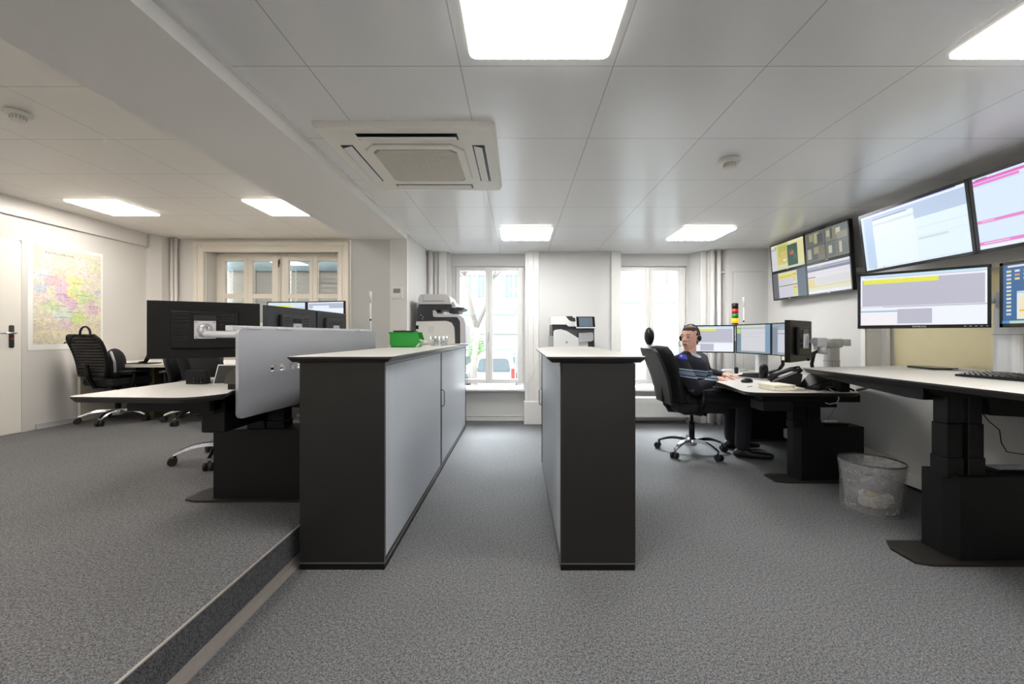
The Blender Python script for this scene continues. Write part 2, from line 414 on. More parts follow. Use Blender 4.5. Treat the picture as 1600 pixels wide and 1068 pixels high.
window('window_2', [(-.791, -.446, -.846, -.398), (-.349, -.009, -.397, .059)], -.856, .069, wz0, wz1, 5.64, TRIMW, -.398, 1.13, gz0=.554, gz1=2.018)
window('window_3', [(1.381, 1.72, 1.325, 1.772), (1.824, 2.161, 1.773, 2.255)], 1.314, 2.265, wz0, wz1, 5.64, TRIMW, 1.772, 1.13, gz0=.554, gz1=2.018)
w = window('window_1', [(-4.303, -4.03, -4.41, -3.965), (-3.898, -3.615, -3.964, -3.52), (-3.37, -3.07, -3.48, -3.015), (-2.947, -2.655, -3.014, -2.56)], -4.44, -2.53, .95, 2.353, 6.12, CREAM, -3.497, 2.21,
       muntin=[(1.688, 1.754), (1.27, 1.33)], gz0=1.02, gz1=2.234, hm=mat('dark_bronze', (60, 52, 44), .4, metal=.6))
b = MB(); b.cyl((-3.497, 6.09, 1.0), (-3.497, 6.09, 2.18), .008, seg=8); b.box(-3.515, -3.479, 6.09, 6.12, .97, 2.32, .004, 1); b.build('espagnolette_rod', CREAM, w)
# exterior venetian blinds
SLAT = mat('blind_slat_grey', (150, 148, 142), .5, metal=.2)
def blind(x0, x1, label):
    t = thing('venetian_blind', label, 'window blind', ((x0+x1)/2, 6.34, .95), group=None)
    b = MB(); z = 2.12
    while z > .95:
        b.prism([(6.318, z-.076), (6.334, z+.002), (6.336, z+.002), (6.320, z-.076)], x0, x1, 'x'); z -= .07
    b.build('slats', SLAT, t)
    MB().box(x0, x1, 6.30, 6.36, 2.12, 2.353).build('headrail', mat('blue_grey_metal', (120, 138, 146), .4, metal=.3), t)
    for xx in (x0+.09, x0+.45, x1-.06):
        b = MB(); pts = [(xx+(.006 if k % 2 else -.006), 6.30, 2.14-k*.035) for k in range(34)]
        b.tube(pts, .004, 5); b.build('ladder_cord', mat('blind_cord', (225, 228, 230), .5) if xx == x0+.09 else BLACK, t)
blind(-4.42, -3.53, 'grey outside venetian blind behind the left half of the panelled cream window')
blind(-3.46, -2.55, 'grey outside venetian blind behind the right half of the panelled cream window, near the pillar')
b = MB(); wall_hole(b, -5, -2, 6.36, 6.4, .6, 2.8, -4.9, -2.1, .7, 2.7); b.bm.free()
# pipes
for nm, x, y, z0, z1, r, lab in (('heating_pipe', -4.88, 5.86, UP, ZL, .022, 'left of the two cream vertical pipes beside the panelled window'),
        ('heating_pipe', -4.825, 5.86, UP, ZL, .022, 'right of the two cream vertical pipes beside the panelled window'),
        ('heating_pipe', -1.14, 5.40, 0, ZC, .03, 'white vertical pipe behind the large copier'),
        ('heating_pipe', 2.49, 5.34, 0, ZC, .027, 'white vertical pipe between the office window and the closet door, the one nearer the window'),
        ('heating_pipe', 2.575, 5.34, 0, ZC, .027, 'white vertical pipe nearest the closet door, with a wall bracket')):
    b = MB(); b.cyl((x, y, z0), (x, y, z1), r, seg=16); b.cyl((x, y, 1.45), (x, y, 1.46), r+.004, seg=16)
    t = thing(nm, lab, 'pipe', (x, y, z0)); b.build('pipe', WALLG if x < -4 else TRIMW, t)
    if x > 2.55: MB().box(2.58, 2.68, 5.32, 5.36, 1.94, 1.965).build('bracket', TRIMW, t)
# radiators
t = thing('radiator', 'long white convector radiator low under the right window behind the seated person', 'radiator', (1.78, 5.4, .12))
b = MB(); b.box(1.31, 2.26, 5.33, 5.48, .09, .345, .006); 
for k in range(8): b.box(1.315, 2.255, 5.326, 5.331, .10+k*.028, .122+k*.028)
b.build('casing', WHITE, t)
b = MB(); b.box(1.33, 1.36, 5.35, 5.47, 0, .09); b.build('foot', OFFW, t); b = MB(); b.box(2.2, 2.23, 5.35, 5.47, 0, .09); b.build('foot', OFFW, t)
# ------------------------------------------------------------ ceiling lights
def dotmat(name, rgb, s, x0, y0):
    m = diffmat(name, rgb, s); nt = m.node_tree; b = nt.nodes['Principled BSDF']
    g = nt.nodes.new('ShaderNodeNewGeometry'); sp = nt.nodes.new('ShaderNodeSeparateXYZ'); nt.links.new(g.outputs['Position'], sp.inputs[0])
    def M(op, a, v=None):
        q = nt.nodes.new('ShaderNodeMath'); q.operation = op
        for k, u in enumerate((a, v)):
            if isinstance(u, (int, float)): q.inputs[k].default_value = u
            elif u is not None: nt.links.new(u, q.inputs[k])
        return q.outputs[0]
    d = []
    for ax, o_ in ((0, x0), (1, y0)):
        f = M('SUBTRACT', M('FRACT', M('DIVIDE', M('SUBTRACT', sp.outputs[ax], o_-4), .04)), .5); d.append(M('MULTIPLY', f, f))
    dot = M('LESS_THAN', M('ADD', d[0], d[1]), .0085)
    nt.links.new(M('SUBTRACT', s, M('MULTIPLY', dot, s-.62)), b.inputs['Emission Strength'])
    return m
def diffmat(name, rgb, s):
    m = bpy.data.materials.new(name); m.use_nodes = True; nt = m.node_tree; b = nt.nodes['Principled BSDF']
    b.inputs['Base Color'].default_value = (.8, .8, .8, 1); b.inputs['Emission Color'].default_value = (*rgb, 1); b.inputs['Emission Strength'].default_value = s
    return m
DR = dotmat('lamp_diffuser_neutral', (1, .985, .965), LAMP_R, .082, 1.368); DL = diffmat('lamp_diffuser_warm', (1, .94, .865), LAMP_L)
LRIM = mat('lamp_rim', (250, 248, 240), .4, emit=(255, 250, 235), estr=.75)
def lamp(x, y, z, dm, label, cat='ceiling light'):
    t = thing('ceiling_light', label, cat, (x, y, z), group='square recessed ceiling lights'); h = .272
    b = MB(); b.M = T(x, y, z)
    P = rpoly([(-h, -h), (h, -h), (h, h), (-h, h)], .035, 5); Q = inset(P, .012)
    b.prism(P, -.012, .0); b.build('rim', LRIM, t)
    b = MB(); b.M = T(x, y, z); b.prism(Q, -.015, -.0125); dd = b.build('diffuser', dm, t)
XR1, XR2 = .082, 1.952
lamp(XR1, 1.368, ZC, DR, 'large bright square ceiling light at the top middle, nearest over the aisle')
lamp(XR1, 4.485, ZC, DR, 'small far square ceiling light in line with the left office window')
lamp(XR2, 4.485, ZC, DR, 'far square ceiling light above the seated person')
lamp(XR2, 1.368, ZC, DR, 'square ceiling light cut off by the top right corner, above the large screens')
lamp(-4.33, 4.46, ZL, DL, 'square ceiling light over the raised room nearest the map wall')
lamp(-2.53, 4.46, ZL, DL, 'square ceiling light over the raised room beside the beam, in front of the panelled window')
for x, y, z, dm in ((XR1, -1.7, ZC, DR), (XR2, -1.7, ZC, DR), (-4.33, 1.37, ZL, DL), (-2.53, 1.37, ZL, DL), (-4.33, -1.7, ZL, DL), (-2.53, -1.7, ZL, DL)):  # unseen panels that carry on the fixture rows, added to light the room
    lamp(x, y, z, dm, 'square ceiling light out of view, continuing the rows, added for room light')
# smoke detectors
def smoke(x, y, z, label):
    t = thing('smoke_detector', label, 'smoke detector', (x, y, z), group='smoke detectors')
    b = MB(); b.lathe([(.052, 0), (.062, -.003), (.064, -.018), (.058, -.024), (.03, -.026)], (x, y, z)); b.build('base', OFFW, t)
    b = MB(); b.lathe([(.034, -.026), (.036, -.03), (.036, -.05), (.03, -.056), (.0, -.057)], (x, y, z)); s_ = b.build('sensor_head', OFFW, t)
    b = MB()
    for k in range(14):
        a = 2*PI*k/14
        for zz in (-.034, -.041, -.048):
            b.M = T(x, y, z) @ Matrix.Rotation(a, 4, 'Z'); b.box(.0345, .0365, -.005, .005, zz, zz+.004)
    b.build('vents', GREYP, s_)
smoke(-3.08, 2.56, ZL, 'white smoke detector on the ceiling of the raised room, upper left'); smoke(1.32, 2.6, ZC, 'white smoke detector on the tiled ceiling right of the cassette unit')
# ------------------------------------------------------------ air conditioning cassette
ACM = mat('aged_white_plastic', (236, 233, 224), .5)
t = thing('air_conditioner', 'square four-way ceiling cassette air conditioner with beige grille', 'air conditioner', (-.595, 2.6, ZC))
ax0, ax1, ay0, ay1 = -1.07, -.12, 2.13, 3.08; cx, cy = -.595, 2.605
b = MB()
def ring(b, P, Q, z0, z1):
    n = len(P); A = [b.bm.verts.new((*p, z0)) for p in P]; B = [b.bm.verts.new((*p, z1)) for p in Q]
    for i in range(n):
        f = b.bm.faces.new((A[i], A[(i+1) % n], B[(i+1) % n], B[i])); f.material_index = b.mi; f.tag = True
O = rpoly([(ax0, ay0), (ax1, ay0), (ax1, ay1), (ax0, ay1)], .03, 3)
b.prism(inset(O, .03), ZC-.032, ZC-.001, poly2=O); b.build('face_plate', ACM, t)
# four louvres
for k in range(4):
    R = Matrix.Translation((cx, cy, ZC)) @ Matrix.Rotation(k*PI/2, 4, 'Z')
    b = MB(R); b.box(-.27, .27, -.405, -.335, -.0335, -.031); sl = b.build('air_slot', BLACK, t)
    b = MB(R @ Matrix.Translation((0, -.367, -.04)) @ Matrix.Rotation(math.radians(14), 4, 'X')); b.box(-.262, .262, -.025, .025, -.003, .003, .002, 1); b.build('louvre', WHITE, sl)
oc = .285; ch = .07
OCT = [(cx-oc+ch, cy-oc), (cx+oc-ch, cy-oc), (cx+oc, cy-oc+ch), (cx+oc, cy+oc-ch), (cx+oc-ch, cy+oc), (cx-oc+ch, cy+oc), (cx-oc, cy+oc-ch), (cx-oc, cy-oc+ch)]
b = MB(); b.prism(OCT, ZC-.0345, ZC-.031); b.build('shadow_gap', GREYP, t)
b = MB(); b.prism(inset(inset(OCT, .004), .006), ZC-.044, ZC-.0345, poly2=inset(OCT, .003)); gr = b.build('grille_frame', ACM, t)
b = MB()
for k in range(40):
    y = cy-.235+k*.012; e = max(0, abs(y-cy)-.19); b.box(cx-.24+e, cx+.24-e, y, y+.0075, ZC-.047, ZC-.044)
for k in range(6): b.box(cx-.2+k*.08, cx-.198+k*.08, cy-.23, cy+.23, ZC-.0475, ZC-.044)
b.build('grille_bars', mat('grille_beige', (214, 209, 198), .6), gr)
b = MB(); P = [(cx-.24+.03, cy-.24), (cx+.21, cy-.24), (cx+.24, cy-.21), (cx+.24, cy+.21), (cx+.21, cy+.24), (cx-.21, cy+.24), (cx-.24, cy+.21), (cx-.24, cy-.21)]
b.prism(P, ZC-.0445, ZC-.0435); b.build('filter', mat('filter_grey', (150, 144, 134), .9), gr)
# ============================================================ SIDEBOARD CABINETS
def cabinet(label, x0, x1, y0, y1, z1, door_x, sgn, split, handle_y):
    t = thing('cabinet', label, 'cabinet', ((x0+x1)/2, (y0+y1)/2, 0), group='anthracite roller-front cabinets')
    b = MB(); b.box(x0, x1, y0, y0+.02, .036, z1, .001, 1); b.box(x0, x1, y1-.02, y1, .036, z1); b.box(x0, x1, y0+.02, y1-.02, .036, .055); b.box(x0, x1, y0+.02, y1-.02, z1-.02, z1)
    xa, xb = (x0, x1-.03) if sgn > 0 else (x0+.03, x1); b.box(xa, xb, y0+.02, y1-.02, .055, z1-.02)
    b.build('body', DARK, t)
    b = MB(); b.box(x0+.001, x1-.001, y0+.002, y1-.002, 0, .03); b.build('plinth', BLACK, t)
    b = MB(); b.box(x0-.001, x1+.001, y0-.001, y0+.01, .030, .036); b.box(door_x-.003, door_x+.003, y0, y1, .030, .036)
    for yy in (y0, y1-.006): b.box(door_x-.002, door_x+.002, yy, yy+.006, .036, z1)
    b.box(door_x-.004, door_x+.004, y0, y1, z1-.014, z1)
    b.build('edge_strip', mat('dull_edge_metal', (96, 94, 90), .4, metal=.3), t)
    # tambour front: folded ribs
    xi = door_x-sgn*.008; poly = []; y = y0+.012; n = int((y1-y0-.03)/.0235)
    p = (y1-y0-.03)/n
    for k in range(n):
        a = y+k*p; poly += [(a, xi-sgn*.004), (a+.006, xi+sgn*.005), (a+p-.006, xi+sgn*.007), (a+p-.001, xi+sgn*.003)]
    poly2 = [(q[1], q[0]) for q in poly]+[(xi-sgn*.012, y1-.016), (xi-sgn*.012, y0+.012)]
    b = MB(); b.prism(poly2, .045, z1-.014); d_ = b.build('tambour_door', TAMB, t)
    b = MB(); hz = .615; yy = handle_y
    b.tube([(door_x, yy, hz-.07), (door_x+sgn*.022, yy, hz-.065), (door_x+sgn*.026, yy, hz-.05), (door_x+sgn*.026, yy, hz+.05), (door_x+sgn*.022, yy, hz+.065), (door_x, yy, hz+.07)], .005, 8)
    b.build('handle', CHROME, d_)
    b = MB(); b.box(door_x-.004, door_x+.002, y1-.03, y1-.012, .05, z1-.02); b.build('door_edge', BLACK, t)
cabinet('near anthracite cabinet with silver ribbed roller front, left of the aisle beside the step', -1.067, -.652, 2.028, 3.53, 1.013, -.652, 1, 0, 3.53-.012)
cabinet('far silver ribbed roller-front cabinet left of the aisle, below the large copier', -1.067, -.652, 3.532, 5.15, 1.013, -.652, 1, 0, 5.06)
cabinet('narrow anthracite cabinet standing alone right of the aisle', .205, .569, 2.022, 3.62, 1.008, .205, -1, 0, 3.58)
slab(rpoly([(-1.114, 1.985), (-.609, 1.985), (-.609, 5.16), (-1.114, 5.16)], .03, 3), 1.041, .027, .04, 'worktop', None, label='long white worktop with dark slanted edge on the two cabinets left of the aisle', cat='worktop')
slab(rpoly([(.137, 1.985), (.617, 1.985), (.66, 3.75), (.137, 3.35)][:3]+[(.28, 3.75), (.137, 3.3)], .03, 3), 1.041, .030, .05, 'worktop', None, label='white worktop with dark slanted edge on the lone cabinet right of the aisle', cat='worktop')
# green bin
def greenbin():
    x0, x1, y0, y1, z0, z1 = -1.10, -.83, 3.56, 3.74, 1.042, 1.172
    t = thing('storage_bin', 'bright green plastic open-front storage bin on the left worktop', 'storage bin', ((x0+x1)/2, (y0+y1)/2, z0))
    b = MB(); prof = [(x0, z1), (x0+.008, z0+.002), (x1-.05, z0), (x1-.012, z0+.05), (x1-.035, z1)]
    for ya, yb in ((y0, y0+.005), (y1-.005, y1)): b.prism(prof, ya, yb, 'y')
    b.box(x0+.006, x1-.05, y0, y1, z0, z0+.005); b.box(x0, x0+.006, y0, y1, z0+.02, z1)
    b.prism([(x1-.05, z0), (x1-.045, z0), (x1-.008, z0+.05), (x1-.013, z0+.05)], y0, y1, 'y')
    b.build('bin_body', GREEN, t)
    b = MB(); b.box(x0-.012, x1-.035, y0-.006, y0+.004, z1-.012, z1, .003, 1); b.box(x0-.012, x1-.035, y1-.004, y1+.006, z1-.012, z1, .003, 1); b.box(x0-.012, x0+.004, y0-.006, y1+.006, z1-.012, z1, .003, 1); b.build('rim', GREEN, t)
    b = MB(); b.prism([(x1-.052, z0+.002), (x1-.03, z0+.002), (x1-.012, z0+.03), (x1-.024, z0+.034)], y0-.003, y0-.0005, 'y'); b.build('label_holder', mat('clear_holder', (200, 225, 200), .2), t)
    b = MB(); b.box(x0+.025, x1-.07, y0+.012, y1-.012, z1+.0005, z1+.010, .001, 1); b.build('folder', BLACK, None, label='thin black folder lying across the top of the green bin', cat='folder')
    b = MB(); b.prism([(x0+.01, z1+.0115), (x1-.14, z1+.0115), (x1-.14, z1+.016), (x0+.01, z1+.0135)], y0+.01, y1-.02, 'y'); b.build('paper_sheets', GREYP, None, label='grey paper sheets on top of the black folder above the green bin', cat='papers')
    for k, (yy, ang) in enumerate(((y0+.04, .25), (y0+.09, .1), (y0+.13, -.15))):
        b = MB(); M = T(x1-.03, yy, z0+.052+.004*k, ang) @ Matrix.Rotation(.25, 4, 'Y'); b.M = M; b.box(-.05, .05, -.03, .03, 0, .0015)
        b.build('paper_slip', PAPER, None, label=['cream paper slip poking out of the green bin front, lowest and nearest', 'cream paper slip poking out of the middle of the green bin front', 'cream paper slip poking out of the back of the green bin front'][k], cat='paper', group='paper slips in the green bin')
greenbin()
for k, (px, yy) in enumerate(((677, 3.95), (684, 4.08), (690, 4.0), (695, 4.15))):
    x = (px-CX)*yy/F; b = MB(); b.lathe([(.0, .003), (.024, .003), (.032, .09), (.0345, .09), (.0265, 0), (0, 0)], (x, yy, 1.0415), 20)
    b.build('drinking_glass', CUPG, None, label=['clear drinking glass nearest the green bin', 'second clear drinking glass from the green bin', 'third clear drinking glass from the green bin, near the aisle edge', 'clear drinking glass farthest from the green bin, next to the copier'][k], cat='glass', group='clear glasses between bin and copier')
# large copier (side view)
def px_poly(pts, Y): return [((p[0]-CX)*Y/F, H-(p[1]-CY)*Y/F) for p in pts]
CB = mat('copier_black', (34, 36, 42), .4); CW = mat('copier_grey', (216, 214, 210), .42); CW2 = mat('copier_light', (196, 195, 197), .4)
t = thing('copier', 'large grey and black office copier on the far end of the left worktop', 'copier', (-.85, 4.8, 1.041)); Yc = 4.55
def cp(name, pts, y0, y1, m, par=None, r=.0): 
    b = MB(); P = px_poly(pts, Yc); b.prism(rpoly(P, r, 3) if r else P, y0, y1, 'y'); return b.build(name, m, par or t)
body = cp('body', [(650, 537), (650, 502), (698, 501), (706, 504), (710, 512), (711, 537)], 4.55, 5.02, CW, r=.015)
cp('scanner_base', [(650.5, 501.5), (650.5, 484), (654, 475), (705, 475), (705, 483), (678, 484), (677, 501)], 4.57, 5.0, CB)
cp('document_feeder', [(653, 474.7), (653, 466), (656, 460), (660, 459.3), (697, 459.3), (702, 463), (705, 474.7)], 4.56, 4.98, CW2, r=.01)
cp('feeder_line', [(660, 470), (660, 461), (661, 461), (661, 469), (694, 469), (694, 471), (660, 471)], 4.557, 4.562, GREYP)
cp('output_tray', [(703, 478), (724, 480), (723, 483), (715, 485), (715, 488), (700, 488)], 4.60, 4.95, CB)
cp('paper_ramp', [(702, 475.3), (707, 470), (711, 476), (712, 480), (704, 480)], 4.58, 4.97, CW2)
cp('upper_arm', [(676, 492), (676, 484.5), (680, 484.5), (683, 490), (715, 490.5), (724, 496), (727, 506), (727.5, 536.5), (719, 536.5), (718.5, 502), (714, 495), (677, 494.5)], 4.56, 5.0, CW2, r=.006)
cp('black_frame', [(677, 495), (713, 495.5), (717.5, 502), (718.5, 536.5), (711.5, 536.5), (710.5, 511), (706, 503), (698, 500.5), (677, 501)], 4.555, 5.0, CB)
cp('side_panel', [(669, 520), (669, 509), (678, 509), (678, 520)], 4.546, 4.551, mat('copier_panel', (205, 203, 199), .45))
cp('connector', [(649.5, 514), (649.5, 508), (654, 508), (654, 514)], 4.545, 4.551, BLACK)
for q in ((658, 492), (661, 495), (660, 498)):
    p = at(q[0], q[1], 4.57); b = MB(); b.cyl((p.x, 4.565, p.z), (p.x, 4.572, p.z), .006, seg=8); b.build('plug', GREYP, t)
# small printer behind right cabinet
t = thing('printer', 'white office printer with black tilted touchscreen against the wall between the windows', 'printer', (.62, 5.0, .86)); Yc = 4.85
cp('body', [(865, 560), (865, 517), (868, 515), (876, 514), (886, 517), (904, 528), (904.5, 560)], 4.85, 5.3, WHITE, t)
cp('right_body', [(904.5, 560), (904.5, 534), (919, 534), (919, 560)], 4.86, 5.3, WHITE, t)
cp('cartridge_door', [(904.8, 534), (904.8, 520), (926, 519), (927, 523), (927, 531), (924, 533)], 4.84, 5.3, LGREY, t, .008)
cp('dark_core', [(863, 560), (863, 514), (929, 512), (930, 560)], 4.88, 5.32, CB, t)
cp('tray_hollow', [(864, 515), (929, 515), (929, 519), (902, 520), (901, 527), (887, 520), (878, 517), (864, 519)], 4.862, 4.89, mat('dark_grey_plastic', (70, 72, 75), .5), t)
cp('scanner', [(863, 514.5), (863, 506.5), (886, 507), (888, 510), (902, 510), (928, 511.5), (928, 514.5)], 4.86, 5.3, CB, t)
cp('scanner_lid', [(862, 506.5), (862, 494), (884, 494), (889, 500), (893, 502), (904, 502.5), (904, 509.5), (888, 509.5), (885, 506.5)], 4.85, 5.3, WHITE, t)
cp('feeder', [(885, 493.5), (894.5, 493.5), (896, 496), (899, 496), (900, 502), (893, 502), (888, 499)], 4.87, 5.2, CB, t)
cp('side_cover', [(861.5, 560), (861.5, 525), (865.5, 524), (866, 560)], 4.87, 5.3, GREYP, t)
M_ = Matrix.Translation(at(915, 503.5, 4.8)) @ Matrix.Rotation(-.45, 4, 'X')
b = MB(M_); b.box(-.112, .112, -.006, .012, -.076, .076, .006); sc_ = b.build('touchscreen', LGREY, t)
b = MB(M_); b.box(-.107, .107, -.0075, -.006, -.062, .072); b.build('bezel', BLACKG, sc_)
b = MB(M_); b.box(-.078, .078, -.009, -.0075, -.056, .062); b.build('display', mat('dim_display', (70, 80, 88), .2, emit=(70, 82, 92), estr=.5), sc_)
p = at(885.5, 534.5, 4.85); b = MB(); b.cyl((p.x, 4.846, p.z), (p.x, 4.851, p.z), .013, seg=20); b.build('round_emblem', GREYP, t)
t = thing('printer_stand', 'white low stand carrying the printer, mostly hidden by the lone cabinet', 'stand', (.62, 5.1, 0))
b = MB(); b.box(.38, .95, 4.84, 5.38, .02, .874, .004, 1); b.build('stand_body', OFFW, t); b = MB(); b.box(.42, .91, 4.835, 4.84, .1, .82); b.build('stand_door', LGREY, t)
b = MB(); P = [at(868, 531, 5.2), at(862, 538, 5.2), at(854, 546, 5.25), at(840, 565, 5.32), at(828, 590, 5.38), at(823, 600, 5.39)]; b.tube(P, .0045, 6); b.build('power_cable', WHITE, None, label='thin white cable running from the printer down the wall strip beside the left office window', cat='cable')
# thermostat and slim poles
t = thing('thermostat', 'small white wall thermostat with grey display on the pillar', 'thermostat', at(621, 457, 4.42))
b = MB(); p0 = at(612.5, 466, 4.42); p1 = at(630, 448, 4.42); b.box(p0.x, p1.x, 4.40, 4.425, p0.z, p1.z, .004); b.build('housing', WHITE, t)
b = MB(); b.box(p0.x+.02, p1.x-.025, 4.398, 4.401, p0.z+.055, p1.z-.02); b.build('display', mat('lcd_grey', (130, 136, 130), .3), t)
for k in range(4): b = MB(); b.cyl((p0.x+.02+k*.024, 4.397, p0.z+.02), (p0.x+.02+k*.024, 4.401, p0.z+.02), .004, seg=8); b.build('button', LGREY, t)
def slimpole(px, ytop, Y, zb, label):
    p = at(px, ytop, Y); t = thing('antenna_pole', label, 'pole', (p.x, Y, zb))
    b = MB(); b.cyl((p.x, Y, zb), (p.x, Y, p.z-.02), .007, seg=10); b.build('shaft', WHITE, t)
    b = MB(); b.cyl((p.x, Y, p.z-.12), (p.x, Y, p.z), .012, seg=10); b.build('tip', LGREY, t)
    b = MB(); b.cyl((p.x, Y, p.z-.30), (p.x, Y, p.z-.28), .0085, seg=10); b.build('joint', BLACK, t)
    b = MB(); b.lathe([(.05, 0), (.05, .008), (.012, .02), (.0, .02)], (p.x, Y, zb)); b.build('foot', LGREY, t)
# ============================================================ MONITORS
def frame_of(TL, TR, BL):
    TL, TR, BL = Vector(TL), Vector(TR), Vector(BL); u = (TR-TL); w = u.length; u.normalize(); v = TL-BL; h = v.length; v = (v-u*v.dot(u)).normalized(); n = u.cross(v)
    c = (TR+BL)/2
    M = Matrix((( u.x, -n.x, v.x, c.x), (u.y, -n.y, v.y, c.y), (u.z, -n.z, v.z, c.z), (0, 0, 0, 1)))
    return M, w, h
def screen(M, w, h, y, rects, par, base, s=1.0):
    """rects in 0..1 from the top left, drawn in layers"""
    b = MB(M); ms = [emis(base, s)]; b.quad([(-w/2, y, -h/2), (w/2, y, -h/2), (w/2, y, h/2), (-w/2, y, h/2)])
    for k, (x0, y0, x1, y1, c) in enumerate(rects):
        m = emis(c, s)
        if m not in ms: ms.append(m)
        b.mi = ms.index(m); yy = y-.0003*(k+1)/4
        X0, X1 = -w/2+w*x0, -w/2+w*x1; Z0, Z1 = h/2-h*y1, h/2-h*y0
        b.quad([(X0, yy, Z0), (X1, yy, Z0), (X1, yy, Z1), (X0, yy, Z1)])
    return b.build('display', ms, par)
def monitor(label, TL, TR, BL, base, rects, bez=.014, botbez=None, name='monitor', cat='monitor', group=None, depth=.03, back=BLACK, plate=True, logo=None, mark=False, s=1.0, leds=0, vents=True):
    M, w, h = frame_of(TL, TR, BL); bb = botbez or bez
    t = thing(name, label, cat, M.translation, 0, group)
    b = MB(M); b.box(-w/2, w/2, 0, depth, -h/2, h/2, .004); hs = b.build('housing', back, t)
    b = MB(M); b.box(-w/2, w/2, -.002, .0005, h/2-bez, h/2); b.box(-w/2, w/2, -.002, .0005, -h/2, -h/2+bb); b.box(-w/2, -w/2+bez, -.002, .0005, -h/2, h/2); b.box(w/2-bez, w/2, -.002, .0005, -h/2, h/2)
    bz = b.build('bezel', BLACKG, t)
    M2 = M @ Matrix.Translation((0, 0, (bb-bez)/2)); screen(M2, w-2*bez, h-bez-bb, -.0004, rects, t, base, s)
    b = MB(M); b.box(-w*.30, w*.30, depth, depth+.03, -h*.34, h*.34, .012); bc = b.build('back_cover', back, t)
    if vents:
        b = MB(M)
        for k in range(9):
            z = h*.26-k*h*.055
            b.box(-w*.26, -w*.13, depth+.029, depth+.0312, z, z+.004); b.box(w*.13, w*.26, depth+.029, depth+.0312, z, z+.004)
        b.build('vent_grooves', BLACKG, bc)
    if plate:
        b = MB(M); b.box(-.06, .06, depth+.0295, depth+.0315, .06, .095); b.build('cable_recess', BLACKG, bc); b = MB(M); b.box(-.058, .058, depth+.03, depth+.036, -.058, .058, .002, 1); pl = b.build('mount_plate', LGREY, t)
        b = MB(M @ Matrix.Translation((0, depth+.036, 0)) @ Matrix.Rotation(-PI/2, 4, 'X')); b.lathe([(.042, 0), (.042, .004), (.03, .008), (.02, .014), (0, .014)], seg=20)
        b.build('swivel_joint', SILV, pl)
        b = MB(M)
        for a in (-1, 1):
            for c in (-1, 1): b.cyl((a*.048, depth+.036, c*.048), (a*.048, depth+.039, c*.048), .005, seg=8)
        b.build('screws', GREYP, pl)
    if logo: text(logo, .014, M @ Matrix.Translation((0, -.0024, -h/2+bb*.48)) @ Matrix.Rotation(PI/2, 4, 'X'), LGREY, bz)
    if mark: b = MB(M); b.box(-.016, .016, -.0026, -.002, -h/2+bb*.35, -h/2+bb*.65); b.build('bezel_mark', LGREY, bz)
    if leds:
        b = MB(M)
        for k in range(leds): b.box(w*.32+k*.022, w*.32+k*.022+.008, -.0026, -.002, -h/2+bb*.45, -h/2+bb*.45+.002)
        b.build('button_marks', LGREY, bz)
    return t, M, w, h
Wt = (236, 240, 250); Gr = (186, 186, 202); Yl = (232, 232, 70); Bl = (196, 220, 245)
UIY = [(0, 0, 1, .035, (190, 228, 248)), (.03, .035, 1, .06, (215, 215, 232)), (.15, .05, .97, .055, (150, 150, 170)), (.015, .09, .985, .62, Gr), (.03, .09, .65, .175, Yl), (0, .62, 1, .66, (226, 228, 240)), (.2, .635, 1, .645, (150, 150, 168)), (0, .67, .32, 1, (244, 240, 244)), (.0, .71, .32, .74, (130, 200, 240)), (.32, .69, .6, .97, Gr), (.6, .67, 1, 1, (240, 244, 252))]
UIG = [(0, 0, .14, 1, (108, 132, 150)), (.0, .0, 1, .09, (196, 204, 190)), (.0, .12, .13, .30, (184, 208, 100)), (.14, .14, .86, .93, (206, 206, 214)), (.14, .09, .86, .14, (170, 178, 184)), (.86, .0, 1, 1, (112, 150, 178)), (.16, .28, .84, .285, (150, 150, 160)), (.16, .42, .7, .425, (160, 150, 150)), (.4, .3, .405, .42, (160, 150, 160)), (0, .96, 1, 1, (120, 140, 150))]
UIH = [(0, 0, .2, 1, (112, 124, 140)), (0, 0, 1, .1, (130, 148, 164)), (.2, .2, .85, .92, (192, 196, 206)), (.2, .30, .85, .33, (130, 136, 146)), (.85, 0, 1, 1, (118, 132, 148))]
# person's four monitors
zt, zb = 1.262, .945
monitor('bright monitor with yellow bar, directly behind the seated person’s head', (1.95, 4.9, zt), (2.445, 4.70, zt), (1.95, 4.9, zb), (240, 243, 252), UIY, group='monitors on the seated person’s desk')
monitor('monitor showing a grey page with green tag, below the signal light', (2.455, 4.69, zt+.005), (2.54, 4.18, zt+.005), (2.455, 4.69, zb), (150, 168, 180), UIG, bez=.012, group='monitors on the seated person’s desk')
monitor('grey-screened monitor partly hidden behind the edge-on black monitor', (2.54, 4.17, zt+.005), (2.50, 3.66, zt+.005), (2.54, 4.17, zb), (140, 152, 166), UIH, bez=.012, group='monitors on the seated person’s desk')
tM, Md, _, _ = monitor('black monitor turned edge-on with its back and silver arm toward the waste bin', (2.44, 3.52, zt), (2.05, 3.20, zt), (2.44, 3.52, zb-.01), (235, 238, 245), UIY, group='monitors on the seated person’s desk', depth=.035)
